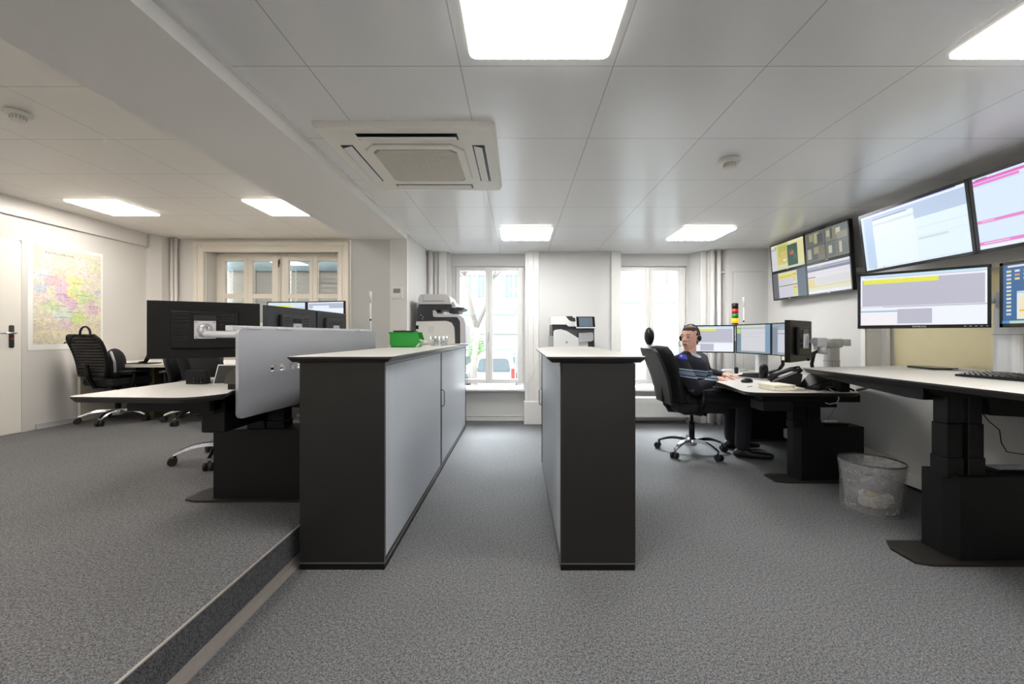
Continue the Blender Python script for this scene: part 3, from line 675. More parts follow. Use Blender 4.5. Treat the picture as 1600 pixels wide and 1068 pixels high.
# wall group of four
def wm(i, j, label, base, rects):
    y0 = 4.96-.59*i; zt_ = 2.205-.325*j; X0 = 3.0+.0225*j; 
    return monitor(label, (X0, y0, zt_), (X0, y0-.587, zt_), (X0+.0225, y0, zt_-.323), base, rects, name='wall_monitor', bez=.014, group='four wall monitors in a block', mark=True, plate=False, vents=False, depth=.04, s=.92)
MAPUI = [(0, 0, 1, .08, (236, 230, 190)), (0, .08, .18, 1, (214, 214, 222)), (.2, .0, .55, .8, (206, 204, 120)), (.24, .1, .5, .5, (180, 190, 96)), (.3, .3, .54, .75, (214, 190, 110)), (.52, .14, .82, .92, (44, 84, 70)), (.56, .3, .66, .45, (70, 104, 66)), (.70, .5, .78, .7, (60, 110, 80)), (.60, .42, .70, .53, (196, 92, 70)), (.66, .38, .70, .46, (210, 120, 90)), (0, .16, .18, .18, (60, 64, 80)), (.14, .08, .18, .12, (40, 60, 40)), (.38, .62, .48, .7, (230, 228, 220)), (.18, .92, 1, .97, (190, 212, 210))]
CAMUI = [(.02, .03, .46, .48, (96, 98, 92)), (.1, .06, .2, .3, (150, 148, 110)), (.22, .05, .34, .4, (172, 168, 124)), (.3, .1, .44, .42, (70, 76, 80)), (.5, .03, .72, .46, (120, 118, 100)), (.53, .1, .6, .3, (180, 176, 140)), (.62, .03, .66, .4, (60, 70, 76)), (.74, .02, .98, .2, (96, 104, 110)), (.74, .1, .84, .3, (196, 190, 150)), (.76, .25, .98, .5, (140, 140, 130)), (.02, .5, .3, .95, (84, 88, 86)), (.04, .55, .14, .9, (170, 170, 150)), (.2, .52, .32, .75, (150, 146, 110)), (.34, .5, .48, .95, (120, 112, 92)), (.52, .52, .72, .95, (92, 98, 100)), (.56, .6, .64, .85, (190, 186, 160)), (.75, .55, .98, .95, (98, 104, 106)), (.8, .55, .86, .9, (190, 184, 150)), (0, .47, 1, .49, (44, 48, 54)), (.48, 0, .5, 1, (44, 48, 54))]
BOTL = [(0, 0, .18, 1, (86, 90, 98)), (.18, .02, .76, .98, (216, 214, 200)), (.18, .05, .76, .12, (228, 222, 150)), (.2, .13, .62, .24, (222, 206, 60)), (.2, .27, .60, .5, (206, 204, 218)), (.2, .52, .76, .55, (70, 76, 90)), (.62, .12, .74, .4, (216, 210, 140)), (.64, .12, .74, .17, (214, 150, 60)), (.2, .6, .62, .95, (206, 204, 220)), (.64, .62, .74, .67, (214, 150, 60)), (.62, .68, .74, .92, (214, 216, 120)), (.76, 0, 1, 1, (84, 104, 118))]
BOTR = [(0, 0, 1, .08, (222, 224, 232)), (0, .08, 1, .14, (150, 156, 178)), (0, .15, 1, .24, (120, 128, 150)), (.3, .10, .36, .13, (220, 200, 90)), (.4, .10, .44, .13, (220, 140, 80)), (0, .25, 1, .40, (228, 222, 232)), (.0, .33, 1, .335, (226, 150, 160)), (0, .42, .2, .45, (90, 100, 120)), (0, .46, 1, .9, (226, 222, 196)), (.0, .5, .18, .8, (228, 206, 150)), (.22, .48, .98, .7, (216, 214, 222)), (0, .74, 1, .78, (214, 210, 160)), (0, .9, 1, 1, (232, 236, 242))]
wm(0, 0, 'top left of the four small wall monitors, showing a map and an aerial picture', (226, 220, 160), MAPUI)
wm(1, 0, 'top right of the four small wall monitors, showing grey camera pictures', (110, 112, 108), CAMUI)
wm(0, 1, 'bottom left of the four small wall monitors, showing a yellow list between dark margins', (92, 100, 110), BOTL)
wm(1, 1, 'bottom right of the four small wall monitors, showing a wide white table', (222, 224, 230), BOTR)
b = MB(); b.box(3.07, XR, 3.78, 4.96, 1.72, 1.76); b.box(3.07, XR, 3.9, 3.94, 1.6, 2.15); b.box(3.07, XR, 4.7, 4.74, 1.6, 2.15); b.build('monitor_bracket', GREYP, None, label='grey wall bracket behind the block of four small monitors', cat='bracket')
# big televisions
UT1 = [(0, 0, 1, .045, (236, 244, 255)), (0, 0, .93, .012, (90, 110, 200)), (.03, .05, 1, .30, (188, 206, 232)), (.03, .05, .14, .97, (190, 212, 240)), (.13, .11, .56, .30, (236, 246, 255)), (.13, .11, .5, .12, (70, 80, 160)), (.13, .19, .56, .23, (216, 228, 236)), (.13, .24, .56, .97, (236, 248, 255)), (.56, .30, 1, .97, (230, 246, 255)), (.58, .46, 1, .465, (200, 214, 224)), (.58, .62, .84, .655, (204, 224, 228)), (.58, .60, 1, .604, (200, 220, 226)), (0, .97, 1, 1, (220, 236, 250)), (.1, .975, .11, .99, (40, 50, 60)), (.2, .975, .21, .99, (40, 50, 60))]
UT2 = [(0, .03, 1, .065, (228, 96, 196)), (0, .075, .3, .11, (232, 130, 206)), (.02, .02, .1, .03, (80, 80, 100)), (.0, .12, 1, .125, (190, 196, 220)), (0, .60, .6, .64, (232, 130, 206)), (.03, .615, .12, .622, (250, 250, 255)), (0, .645, .7, .65, (190, 196, 220)), (0, .90, 1, .945, (232, 130, 206)), (.03, .917, .2, .925, (250, 250, 255)), (0, .96, 1, 1, (240, 244, 252))]
monitor('large upper wall screen showing pale blue windows, left of the pink-barred one', (2.86, 3.50, 2.142), (2.86, 2.65, 2.142), (2.92, 3.50, 1.662), (214, 234, 252), UT1, name='television', cat='television', bez=.02, group='large upper wall screens', plate=False, vents=False, depth=.045, leds=0)
monitor('large upper wall screen with pink bars, cut by the right picture edge', (2.86, 2.645, 2.142), (2.86, 1.795, 2.142), (2.92, 2.645, 1.662), (220, 236, 252), UT2, name='television', cat='television', bez=.02, group='large upper wall screens', plate=False, vents=False, depth=.045)
for y in (3.1, 2.2):
    b = MB(); b.box(2.97, XR, y-.15, y+.15, 1.78, 1.82); b.box(2.97, XR, y-.15, y+.15, 1.98, 2.02); b.box(2.93, 2.98, y-.1, y+.1, 1.75, 2.05)
    b.build('television_bracket', GREYP, None, label='grey wall bracket behind the %s large upper screen' % ('left' if y > 3 else 'right'), cat='bracket')
zs = 1.556
ts, Ms, _, _ = monitor('wide bright desk monitor with yellow bar, nearest above the beige board', (2.30, 2.82, zs), (2.735, 2.405, zs), (2.30, 2.82, 1.188), (240, 244, 252), UIY, bez=.016, botbez=.022, group='desk monitors above the high desk', logo='SAMSUNG', leds=5)
ICON = [(.0, .0, 1, .03, (60, 90, 130)), (.04, .02, .4, .05, (222, 226, 230))]
for i in range(12): ICON.append((.03, .10+i*.066, .07, .135+i*.066, [(220, 214, 140), (214, 226, 240), (200, 206, 214)][i % 3]))
for i in range(1, 9):
    for j in range(3): ICON.append((.03+i*.07, .10+j*.066, .07+i*.07, .135+j*.066, [(220, 214, 140), (214, 226, 240), (220, 140, 120)][(i+j) % 3]))
for i in range(3, 8): ICON.append((.0+i*.07, .38, .04+i*.07, .42, (214, 214, 140)))
ICON += [(.12, .46, .8, .93, (224, 232, 222)), (.12, .46, .8, .5, (190, 206, 220)), (.14, .56, .4, .9, (240, 226, 190)), (.14, .77, .4, .8, (240, 180, 60)), (.42, .54, .8, .9, (228, 240, 250)), (0, .955, 1, 1, (190, 214, 190)), (0, .955, .06, 1, (60, 140, 200))]
monitor('blue desktop monitor full of icons at the right picture edge, over the keyboard', (2.76, 2.385, zs), (2.76, 1.78, zs), (2.76, 2.385, 1.188), (38, 96, 150), ICON, bez=.016, botbez=.022, group='desk monitors above the high desk')
# left cluster seen from behind
z1l, z0l = 1.365, .995
GRB = mat('blue_grey_back', (44, 48, 54), .35)
t1, M1, _, _ = monitor('big black monitor nearest on the left, back with white mount plate to the camera', (-1.82, 2.93, z1l), (-2.35, 2.64, z1l), (-1.82, 2.93, z0l), (230, 235, 245), UIY, group='monitors on the raised desk', depth=.035)
monitor('second monitor from the left seen from behind, above the silver desk screen', (-1.82, 3.68, z1l), (-1.86, 3.03, z1l), (-1.82, 3.68, z0l), (230, 235, 245), UIY, group='monitors on the raised desk', back=GRB, depth=.03)
monitor('third and smallest-looking monitor from behind, above the far end of the silver desk screen', (-1.80, 4.28, z1l), (-1.815, 3.70, z1l), (-1.80, 4.28, z0l), (230, 235, 245), UIY, group='monitors on the raised desk', back=GRB, depth=.03)
monitor('lit monitor with yellow bar in front of the panelled window', (-3.17, 5.25, 1.568), (-2.665, 5.22, 1.568), (-3.17, 5.25, 1.25), (214, 228, 238), [(.0, .12, .62, .2, Yl), (.0, .0, 1, .09, (206, 232, 244)), (0, .21, 1, .7, (196, 200, 214))], bez=.012, group='lit monitors facing the camera on the rear desk', plate=False)
monitor('lit pale blue monitor in front of the panelled window, the one nearer the pillar', (-2.65, 5.22, 1.568), (-2.125, 5.08, 1.568), (-2.65, 5.22, 1.25), (226, 236, 250), [(0, .0, 1, .04, (236, 240, 250)), (.02, .05, 1, .26, (176, 186, 206)), (.14, .14, .6, .26, (226, 240, 250)), (.1, .26, 1, .97, (234, 244, 254)), (.1, .44, 1, .45, (200, 214, 224))], bez=.012, group='lit monitors facing the camera on the rear desk', plate=False)
for x, y, lab in ((-2.92, 5.33, 'silver arm post behind the yellow-barred monitor on the rear desk'), (-2.40, 5.26, 'silver arm post behind the pale blue monitor on the rear desk')):
    b = MB(); b.cyl((x, y, .842), (x, y, 1.44), .025); b.box(x-.03, x+.03, y-.08, y, 1.38, 1.44, .01); b.build('monitor_post', SILV, None, label=lab, cat='monitor arm')
# ============================================================ DESKS
def pedestal(t, x0, x1, y0, y1, zf, h, px0, plate=(0, 0), chamf=.07):
    b = MB(); b.prism([(x0, y0+chamf), (x0+chamf*.3, y0), (x1, y0), (x1, y1), (x0, y1)], zf+.014, zf+h, poly2=[(x0-.0, y0+chamf), (x0+chamf*.3, y0), (x1, y0), (x1, y1), (x0, y1)]); pd = b.build('pedestal_box', PED, t)
    b = MB(); ym = (y0+y1)/2; b.prism([(px0, min(y0+.13, y1)), (px0+.0, y0-.01), (px0+.07, y0-.035), (x1, y0-.035), (x1, y1+.03), (px0+.05, y1+.03)], zf, zf+.012); b.build('foot_plate', mat('foot_plate_bronze', (38, 35, 32), .45, metal=.2), t)
    return pd
def columns(t, cs, z0, z1, stages=3):
    for (x0, x1, y0, y1) in cs:
        b = MB()
        for k in range(stages):
            e = .004*(stages-1-k); za = z0+(z1-z0)*[0, .22, .60][k]; zb_ = z1 if k == stages-1 else z0+(z1-z0)*[.22, .60, 1][k]
            b.box(x0-e, x1+e, y0-e, y1+e, za, zb_, .003, 1)
        b.build('lifting_column', PED, t)
# high desk, right
zh = .902
t = thing('desk', 'high white-topped desk on black lifting pedestal under the big wall screens', 'desk', (2.6, 2.2, 0))
slab(rpoly([(2.08, .6), (3.30, .6), (3.32, 3.30), (3.14, 3.32), (3.13, 3.42), (2.6, 3.40), (2.10, 3.12)][:3]+[(3.14, 3.34), (2.13, 3.12), (2.08, 3.02)][0:3], [0, 0, 0, .05, .02, .03]), zh, .032, .035, 'tabletop', t)
pedestal(t, 2.20, 3.05, 2.09, 2.27, 0, .43, 1.985)
columns(t, [(2.19, 2.262, 2.125, 2.20), (2.30, 2.372, 2.125, 2.20)], .42, zh-.03)
b = MB(); b.prism([(2.12, zh-.032), (2.19, zh-.075), (2.38, zh-.075), (2.40, zh-.165), (3.1, zh-.20), (3.1, zh-.032)], 2.11, 2.19, 'y'); b.build('cross_beam', PED, t)
b = MB(); b.prism([(2.2, zh-.10), (2.3, zh-.10), (3.05, zh-.045), (3.05, zh-.032), (2.2, zh-.032)], 2.14, 2.20, 'x'); b.build('side_beam', PED, t)
b = MB(); b.box(2.40, 2.47, 3.10, 3.18, .722, zh-.03); b.build('support_block', PED, t)
# seated person's desk
zd = .72
t = thing('desk', 'lower white-topped desk of the seated person with black lifting pedestals', 'desk', (2.4, 3.8, 0))
slab(rpoly([(1.69, 3.085), (2.50, 3.04), (2.62, 3.25), (3.10, 3.60), (3.12, 5.12), (2.10, 5.12), (2.0, 4.45), (1.82, 3.85), (1.79, 3.62)], [.13, .05, .1, .05, .02, .1, .1, .05, .05]), zd, .028, .03, 'tabletop', t)
pedestal(t, 2.19, 2.70, 3.25, 3.39, 0, .43, 2.0)
columns(t, [(2.16, 2.25, 3.27, 3.34), (2.28, 2.37, 3.27, 3.34)], .42, zd-.03)
pedestal(t, 2.45, 2.95, 4.52, 4.72, 0, .40, 2.42)
columns(t, [(2.5, 2.58, 4.56, 4.64), (2.62, 2.70, 4.56, 4.64)], .4, zd-.03)
b = MB(); b.box(1.86, 2.60, 3.16, 3.24, zd-.085, zd-.028, .004, 1); b.box(2.05, 2.45, 3.2, 3.4, zd-.13, zd-.08); b.box(1.93, 2.0, 3.24, 4.5, zd-.075, zd-.028); b.box(2.5, 2.56, 3.24, 4.6, zd-.075, zd-.028); b.build('under_frame', PED, t)
b = MB(); b.box(1.84, 2.06, 3.12, 3.3, zd-.145, zd-.075, .004, 1); b.build('control_box', BLACK, t)
# raised desk, left (front)
zl = .865
t = thing('desk', 'white-topped desk in front on the raised floor, beside the silver desk screen', 'desk', (-1.8, 2.6, UP))
slab(rpoly([(-2.06, 1.885), (-1.47, 1.85), (-1.395, 1.99), (-1.445, 2.10), (-1.285, 3.62), (-1.27, 4.36), (-1.98, 4.36), (-1.98, 3.0), (-2.04, 2.6)], [.05, .1, .02, .02, .05, .05, .05, .3, .1]), zl, .028, .035, 'tabletop', t)
pedestal(t, -1.82, -1.20, 2.47, 2.66, UP, .42, -1.97, chamf=.03)
columns(t, [(-1.62, -1.53, 2.50, 2.58), (-1.50, -1.41, 2.50, 2.58)], UP+.41, zl-.03)
pedestal(t, -1.82, -1.30, 3.95, 4.1, UP, .42, -1.97, chamf=.03)
columns(t, [(-1.62, -1.53, 3.98, 4.06)], UP+.41, zl-.03)
b = MB(); b.box(-1.9, -1.50, 2.02, 2.10, zl-.09, zl-.028); b.box(-1.62, -1.50, 2.05, 4.0, zl-.11, zl-.028); b.box(-1.62, -1.50, 2.12, 2.5, zl-.22, zl-.028, .01); b.build('under_frame', PED, t)
b = MB(); b.box(-1.36, -1.16, 2.55, 3.9, .645, .66); b.build('cable_shelf', GREYP, t)
# rear desk of raised room
zr = .82
t = thing('desk', 'long rear white desk on the raised floor along the panelled window', 'desk', (-3.6, 4.9, UP))
slab(rpoly([(-5.0, 4.66), (-2.0, 4.66), (-2.0, 5.55), (-5.0, 5.55)], [.10, .05, 0, 0]), zr, .035, .008, 'tabletop', t, True)
b = MB(); b.box(-5.0, -4.97, 4.72, 5.5, UP, zr-.035); b.build('side_panel', mat('beige_panel', (196, 190, 178), .5), t)
b = MB()
for x in (-4.35, -4.1, -3.1, -2.2): b.box(x, x+.06, 4.9, 5.0, UP, zr-.035)
b.build('legs_frame', mat('olive_leg', (74, 68, 40), .5), t)
b = MB(); b.box(-4.95, -2.1, 5.38, 5.42, UP+.05, zr-.035); b.build('modesty_panel', BLACK, t)
# silver desk screen with four square openings
def desk_screen():
    A = Vector((-1.42, 2.11, .717)); B_ = Vector((-1.25, 3.64, .717)); L = (B_-A).length; u = (B_-A)/L; Hh = 1.178-.717
    M = Matrix(((u.x, -u.y, 0, A.x), (u.y, u.x, 0, A.y), (0, 0, 1, A.z), (0, 0, 0, 1)))
    t = thing('desk_screen', 'long silver privacy screen with four square openings behind the near cabinet', 'desk screen', A)
    hs = [.235+k*.078 for k in range(4)]; xs = [0, .03]
    for h_ in hs: xs += [h_, h_+.044]
    xs += [L-.03, L]; zs_ = [0, .03, .222, .258, Hh-.03, Hh]
    b = MB(M); bm = b.bm; V = {}
    def vv(x, z):
        k = (round(x, 4), round(z, 4))
        if k not in V: V[k] = bm.verts.new((x, 0, z))
        return V[k]
    fs = []
    for i in range(len(xs)-1):
        for j in range(5):
            if j == 2 and any(abs(xs[i]-h_) < 1e-6 for h_ in hs): continue
            x0, x1, z0, z1 = xs[i], xs[i+1], zs_[j], zs_[j+1]
            ci = (i == 0, i == len(xs)-2, j == 0, j == 4)
            if (ci[0] or ci[1]) and (ci[2] or ci[3]):
                cxn = x1 if ci[0] else x0; czn = z1 if ci[2] else z0; r = .03; sx = -1 if ci[0] else 1; sz = -1 if ci[2] else 1
                arc = [vv(cxn+sx*r*math.cos(a*PI/12), czn+sz*r*math.sin(a*PI/12)) for a in range(7)]
                fs.append(bm.faces.new([vv(cxn, czn)]+arc))
            else: fs.append(bm.faces.new([vv(x0, z0), vv(x1, z0), vv(x1, z1), vv(x0, z1)]))
    bmesh.ops.recalc_face_normals(bm, faces=fs)
    bmesh.ops.solidify(bm, geom=fs, thickness=.016)
    for v in bm.verts: v.co = M @ v.co
    b.M = None; b.build('panel', PANEL, t)
    b = MB(M)
    for q in (.06, .32, .80, 1.25): b.box(q, q+.10, -.012, .03, Hh-.002, Hh+.012, .003, 1)
    b.build('clamps', LGREY, t)
    r = thing('tool_rail', 'pale aluminium rail along the top of the silver desk screen', 'rail', A+Vector((0, 0, Hh)))
    b = MB(M); b.box(-.0, L-.05, .03, .075, Hh-.012, Hh+.016, .003, 1); b.build('rail_profile', LGREY, r)
    for q in (.25, 1.1): 
        b = MB(M); b.cyl((q, .052, zl-.717+.001), (q, .052, Hh-.011), .018); b.build('rail_post', SILV, r)
    return M, Hh
Mr, Hh = desk_screen()
# arms of left monitors
def arm_to(M, depth, anchor, label, r=.022):
    c = M @ Vector((0, depth+.066, 0)); t = thing('monitor_support', label, 'monitor arm', anchor)
    a = Vector(anchor); b = MB(); e = c+(M.to_3x3() @ Vector((0, .03, 0)))
    b.cyl(c, e, .018); b.cyl(e+Vector((0, 0, -.045)), e+Vector((0, 0, .02)), .024); b.build('tilt_head', SILV, t)
    m = (e+Vector((a.x, a.y, e.z)))/2; m.z = e.z-.03; e2 = e+Vector((0, 0, -.03)); a2 = Vector((a.x, a.y, e.z-.03))
    b = MB(); b.tube([e2, m], r); b.tube([m+Vector((0, 0, -.012)), a2+Vector((0, 0, -.012))], r+.002); b.build('arm_tube', LGREY, t)
    b = MB(); b.cyl(m+Vector((0, 0, -.035)), m+Vector((0, 0, .03)), r+.004); b.build('elbow', BLACK, t)
    b = MB(); b.cyl((a.x, a.y, a.z), (a.x, a.y, e.z+.0), .024); b.build('arm_post', SILV, t)
    return t
pA = Mr @ Vector((.42, .11, 0)); arm_to(M1, .035, (-1.45, 2.62, zl+.001), 'pale tubular arm holding the big black monitor nearest on the left')
M2_, _, _ = frame_of((-1.82, 3.68, z1l), (-1.86, 3.03, z1l), (-1.82, 3.68, z0l)); arm_to(M2_, .03, (-1.40, 3.42, zl+.001), 'pale arm holding the second monitor seen from behind')
M3_, _, _ = frame_of((-1.80, 4.28, z1l), (-1.815, 3.70, z1l), (-1.80, 4.28, z0l)); arm_to(M3_, .03, (-1.42, 4.05, zl+.001), 'pale arm holding the third monitor seen from behind')
slimpole(579, 455, 4.25, zl+.001, 'slim white pole with grey tip in front of the left pillar wall')
# items on the raised front desk
t = thing('speaker_box', 'small black box with buttons standing on the raised front desk', 'speaker box', (-1.85, 2.4, zl))
p = at(291, 606, 2.37); q = at(322, 578, 2.37)
b = MB(); b.box(p.x, q.x, 2.365, 2.405, zl+.001, q.z, .003); b.build('housing', BLACK, t)
b = MB()
for k in range(6): b.cyl((p.x+.052+(k % 3)*.02, 2.357, zl+.015+(k//3)*.018), (p.x+.052+(k % 3)*.02, 2.366, zl+.015+(k//3)*.018), .006, seg=10)
b.build('knobs', BLACKG, t)
t = thing('document_stand', 'dark slanted document stand with pale rim left of the silver desk screen', 'document stand', (-1.6, 2.5, zl))
Mq = Matrix.Translation((-1.595, 2.34, zl+.003)) @ Matrix.Rotation(.06, 4, 'Z') @ Matrix.Rotation(math.radians(-22), 4, 'X')
b = MB(Mq); b.box(-.12, .16, 0, .006, 0, .118, .002, 1); b.build('rim_panel', LGREY, t)
b = MB(Mq); b.box(-.112, .155, -.003, .001, .006, .110); b.build('front_face', BLACK, t)
t = thing('desk_lamp', 'grey half-round lamp head on a black block beside the silver desk screen', 'lamp', (-1.465, 2.16, zl))
P = [(-1.500+.065*(1-math.cos(a*PI/16)), .895+.078*math.sin(a*PI/16)) for a in range(9)]+[(-1.435, .895)]
b = MB(); b.prism(P, 2.128, 2.21, 'y'); b.build('head_shell', mat('lamp_grey', (140, 140, 136), .4), t)
b = MB(); b.prism(inset(P, .003), 2.12, 2.1275, 'y'); b.build('head_face', mat('dark_olive_plastic', (52, 52, 46), .45), t)
b = MB(); b.box(-1.488, -1.44, 2.13, 2.205, zl+.001, .8945); b.build('base_block', BLACK, t)
t = thing('keyboard', 'pale keyboard lying on the raised front desk behind the small black box', 'keyboard', (-1.75, 2.6, zl))
b = MB(T(-1.72, 2.52, zl+.001, .35)); b.box(-.2, .2, -.07, .07, 0, .018, .004); b.build('keyboard_body', LGREY, t)
def keys(M, w, d, z, m, par, nx=15, ny=5):
    b = MB(M)
    for i in range(nx):
        for j in range(ny):
            x = -w/2+w*(i+.5)/nx; y = -d/2+d*(j+.5)/ny; b.box(x-w/nx*.42, x+w/nx*.42, y-d/ny*.4, y+d/ny*.4, z, z+.005)
    return b.build('keys', m, par)
keys(T(-1.72, 2.52, zl+.001, .35), .38, .12, .018, WHITE, t)
# small things on the rear desk
t = thing('telephone', 'white desk telephone on the rear desk behind the big black monitor', 'telephone', (-3.0, 4.75, zr))
b = MB(T(-2.93, 4.85, zr+.001, .2)); b.prism([(-.1, 0), (.1, 0), (.1, .06), (-.1, .02)], -.09, .09, 'x'); b.build('phone_body', WHITE, t)
b = MB(T(-2.93, 4.85, zr+.05, .2)); b.box(-.085, -.04, -.09, .09, 0, .03, .01); b.build('handset', LGREY, t)
b = MB(); b.lathe([(.03, 0), (.035, .08), (.033, .08), (.028, .004), (0, .004)], (-2.78, 5.0, zr+.001), 16); b.build('mug', WHITE, None, label='white mug on the rear desk right of the white telephone', cat='mug')
t = thing('keyboard', 'black keyboard on the rear desk in front of the lit monitors', 'keyboard', (-2.6, 4.7, zr))
b = MB(T(-2.6, 4.86, zr+.001, .1)); b.box(-.2, .2, -.07, .07, 0, .018, .004); b.build('keyboard_body', BLACK, t); keys(T(-2.6, 4.86, zr+.001, .1), .38, .12, .018, BLACKG, t)
t = thing('desk_stand', 'curved black stand on the rear desk at the left edge of the big monitor', 'stand', (-4.2, 4.8, zr))
b = MB(); P = [(-4.33, 4.75, zr+.015), (-4.26, 4.75, zr+.02), (-4.22, 4.75, zr+.09), (-4.20, 4.75, zr+.18), (-4.15, 4.75, zr+.27), (-4.15, 4.75, zr+.33)]; b.tube(P, [.012, .02, .024, .02, .018, .02], 10); b.build('stand_arm', BLACK, t)
b = MB(); b.box(-4.42, -4.15, 4.68, 4.85, zr+.001, zr+.012, .004); b.build('stand_base', BLACK, t)
# ============================================================ WALL MAP
def map_poster():
    Y0_, Y1_, Z0_, Z1_ = 4.262, 5.03, .989, 2.125; X = XL+.003
    t = thing('map_poster', 'large colourful region map poster with white margin on the left wall', 'map', (XL, 4.64, 1.0))
    b = MB(); b.box(X-.003, X, Y0_, Y1_, Z0_, Z1_); b.build('paper', WHITE, t)
    nu, nv = 64, 92; me = bpy.data.meshes.new('printed_map'); vs = []; fs = []; cols = []
    ya, yb, za, zb_ = Y0_+.045, Y1_-.02, Z0_+.06, Z1_-.035
    regs = [((.15, .30), (.14, .07), (190, 214, 222)), ((.33, .25), (.12, .05), (232, 180, 150)), ((.30, .36), (.16, .06), (232, 150, 170)), ((.42, .34), (.12, .05), (226, 170, 190)), ((.40, .47), (.10, .08), (200, 160, 200)), ((.52, .55), (.10, .10), (200, 160, 196)),
            ((.58, .33), (.13, .05), (222, 222, 110)), ((.60, .45), (.14, .07), (216, 218, 110)), ((.62, .43), (.09, .04), (180, 210, 130)), ((.75, .5), (.12, .06), (170, 206, 120)), ((.62, .72), (.14, .06), (176, 212, 90)), ((.4, .68), (.14, .07), (190, 216, 200)), ((.85, .6), (.1, .08), (200, 160, 180)), ((.25, .6), (.12, .06), (176, 206, 140)), ((.1, .42), (.1, .04), (170, 190, 210)), ((.95, .42), (.06, .03), (160, 170, 200)), ((.45, .78), (.08, .05), (200, 170, 190))]
    from mathutils import noise
    for j in range(nv+1):
        for i in range(nu+1):
            u = i/nu; v = j/nv; vs.append((X+.0006, ya+(yb-ya)*u, zb_+(za-zb_)*v))
            n = noise.noise(Vector((u*5, v*7, 3))); n2 = noise.noise(Vector((u*16, v*22, 9)))
            c = Vector((216, 204, 192)).lerp(Vector((200, 210, 160)), max(0, min(1, .5+n*1.6+n2*.9)))
            if v > .75: c = Vector((206, 190, 170)) if n2 < 0 else Vector((200, 200, 150))
            uu = u+n2*.05; vv = v+n*.03
            for (cu, cv), (ru, rv), col in regs:
                if ((uu-cu)/ru)**2+((vv-cv)/rv)**2 < 1: c = Vector(col)*.9+c*.1
            c = (c*.60+Vector((236, 232, 228))*.40)*(1+n2*.08); c.x = min(c.x, 250); c.y = min(c.y, 250); c.z = min(c.z, 250); cols.append((*lin(c), 1))
    for j in range(nv):
        for i in range(nu): a = j*(nu+1)+i; fs.append((a, a+1, a+nu+2, a+nu+1))
    me.from_pydata(vs, [], fs); at_ = me.color_attributes.new('print', 'FLOAT_COLOR', 'POINT')
    for k, c in enumerate(cols): at_.data[k].color = c
    m = bpy.data.materials.new('map_print'); m.use_nodes = True; nt = m.node_tree; bs = nt.nodes['Principled BSDF']; bs.inputs['Roughness'].default_value = .5
    va = nt.nodes.new('ShaderNodeVertexColor'); va.layer_name = 'print'; tc = nt.nodes.new('ShaderNodeTexCoord')
    vo = nt.nodes.new('ShaderNodeTexVoronoi'); vo.feature = 'DISTANCE_TO_EDGE'; vo.inputs['Scale'].default_value = 34
    ns = nt.nodes.new('ShaderNodeTexNoise'); ns.inputs['Scale'].default_value = 55
    rp = nt.nodes.new('ShaderNodeValToRGB'); rp.color_ramp.elements[0].color = (.42, .3, .3, 1); rp.color_ramp.elements[1].position = .07
    rp2 = nt.nodes.new('ShaderNodeValToRGB'); rp2.color_ramp.elements[0].position = .34; rp2.color_ramp.elements[0].color = (.62, .5, .55, 1); rp2.color_ramp.elements[1].position = .5
    m1 = nt.nodes.new('ShaderNodeMix'); m1.data_type = 'RGBA'; m1.blend_type = 'MULTIPLY'; m1.inputs[0].default_value = .6
    m2 = nt.nodes.new('ShaderNodeMix'); m2.data_type = 'RGBA'; m2.blend_type = 'MULTIPLY'; m2.inputs[0].default_value = .5
    mo = nt.nodes.new('ShaderNodeMix'); mo.data_type = 'RGBA'; mo.inputs[0].default_value = .12
    nt.links.new(tc.outputs['Object'], mo.inputs[6]); nt.links.new(ns.outputs[1], mo.inputs[7]); nt.links.new(mo.outputs[2], vo.inputs['Vector']); nt.links.new(tc.outputs['Object'], ns.inputs['Vector'])
    nt.links.new(vo.outputs[0], rp.inputs[0]); nt.links.new(ns.outputs[0], rp2.inputs[0])
    nt.links.new(va.outputs[0], m1.inputs[6]); nt.links.new(rp.outputs[0], m1.inputs[7]); nt.links.new(m1.outputs[2], m2.inputs[6]); nt.links.new(rp2.outputs[0], m2.inputs[7]); nt.links.new(m2.outputs[2], bs.inputs['Base Color'])
    me.materials.append(m); o = bpy.data.objects.new('printed_map', me); put(o, t)
    text('Nachtsuchkreise', .042, Matrix(((0, 0, 1, X+.0012), (1, 0, 0, 4.42), (0, 1, 0, 2.03), (0, 0, 0, 1))), mat('ink', (120, 100, 120), .6), t, align='LEFT')
    b = MB()
    for cu, cv, l in ((.12, .30, .14), (.56, .34, .12), (.6, .47, .14), (.3, .48, .12), (.52, .56, .14), (.28, .6, .12), (.45, .66, .14), (.3, .72, .14), (.8, .58, .12), (.42, .5, .1)):
        y = ya+(yb-ya)*cu; z = zb_+(za-zb_)*cv; b.box(X+.0007, X+.0012, y, y+l, z-.002, z+.002)
    b.build('place_names', mat('ink', (70, 50, 70), .6), t)
map_poster()
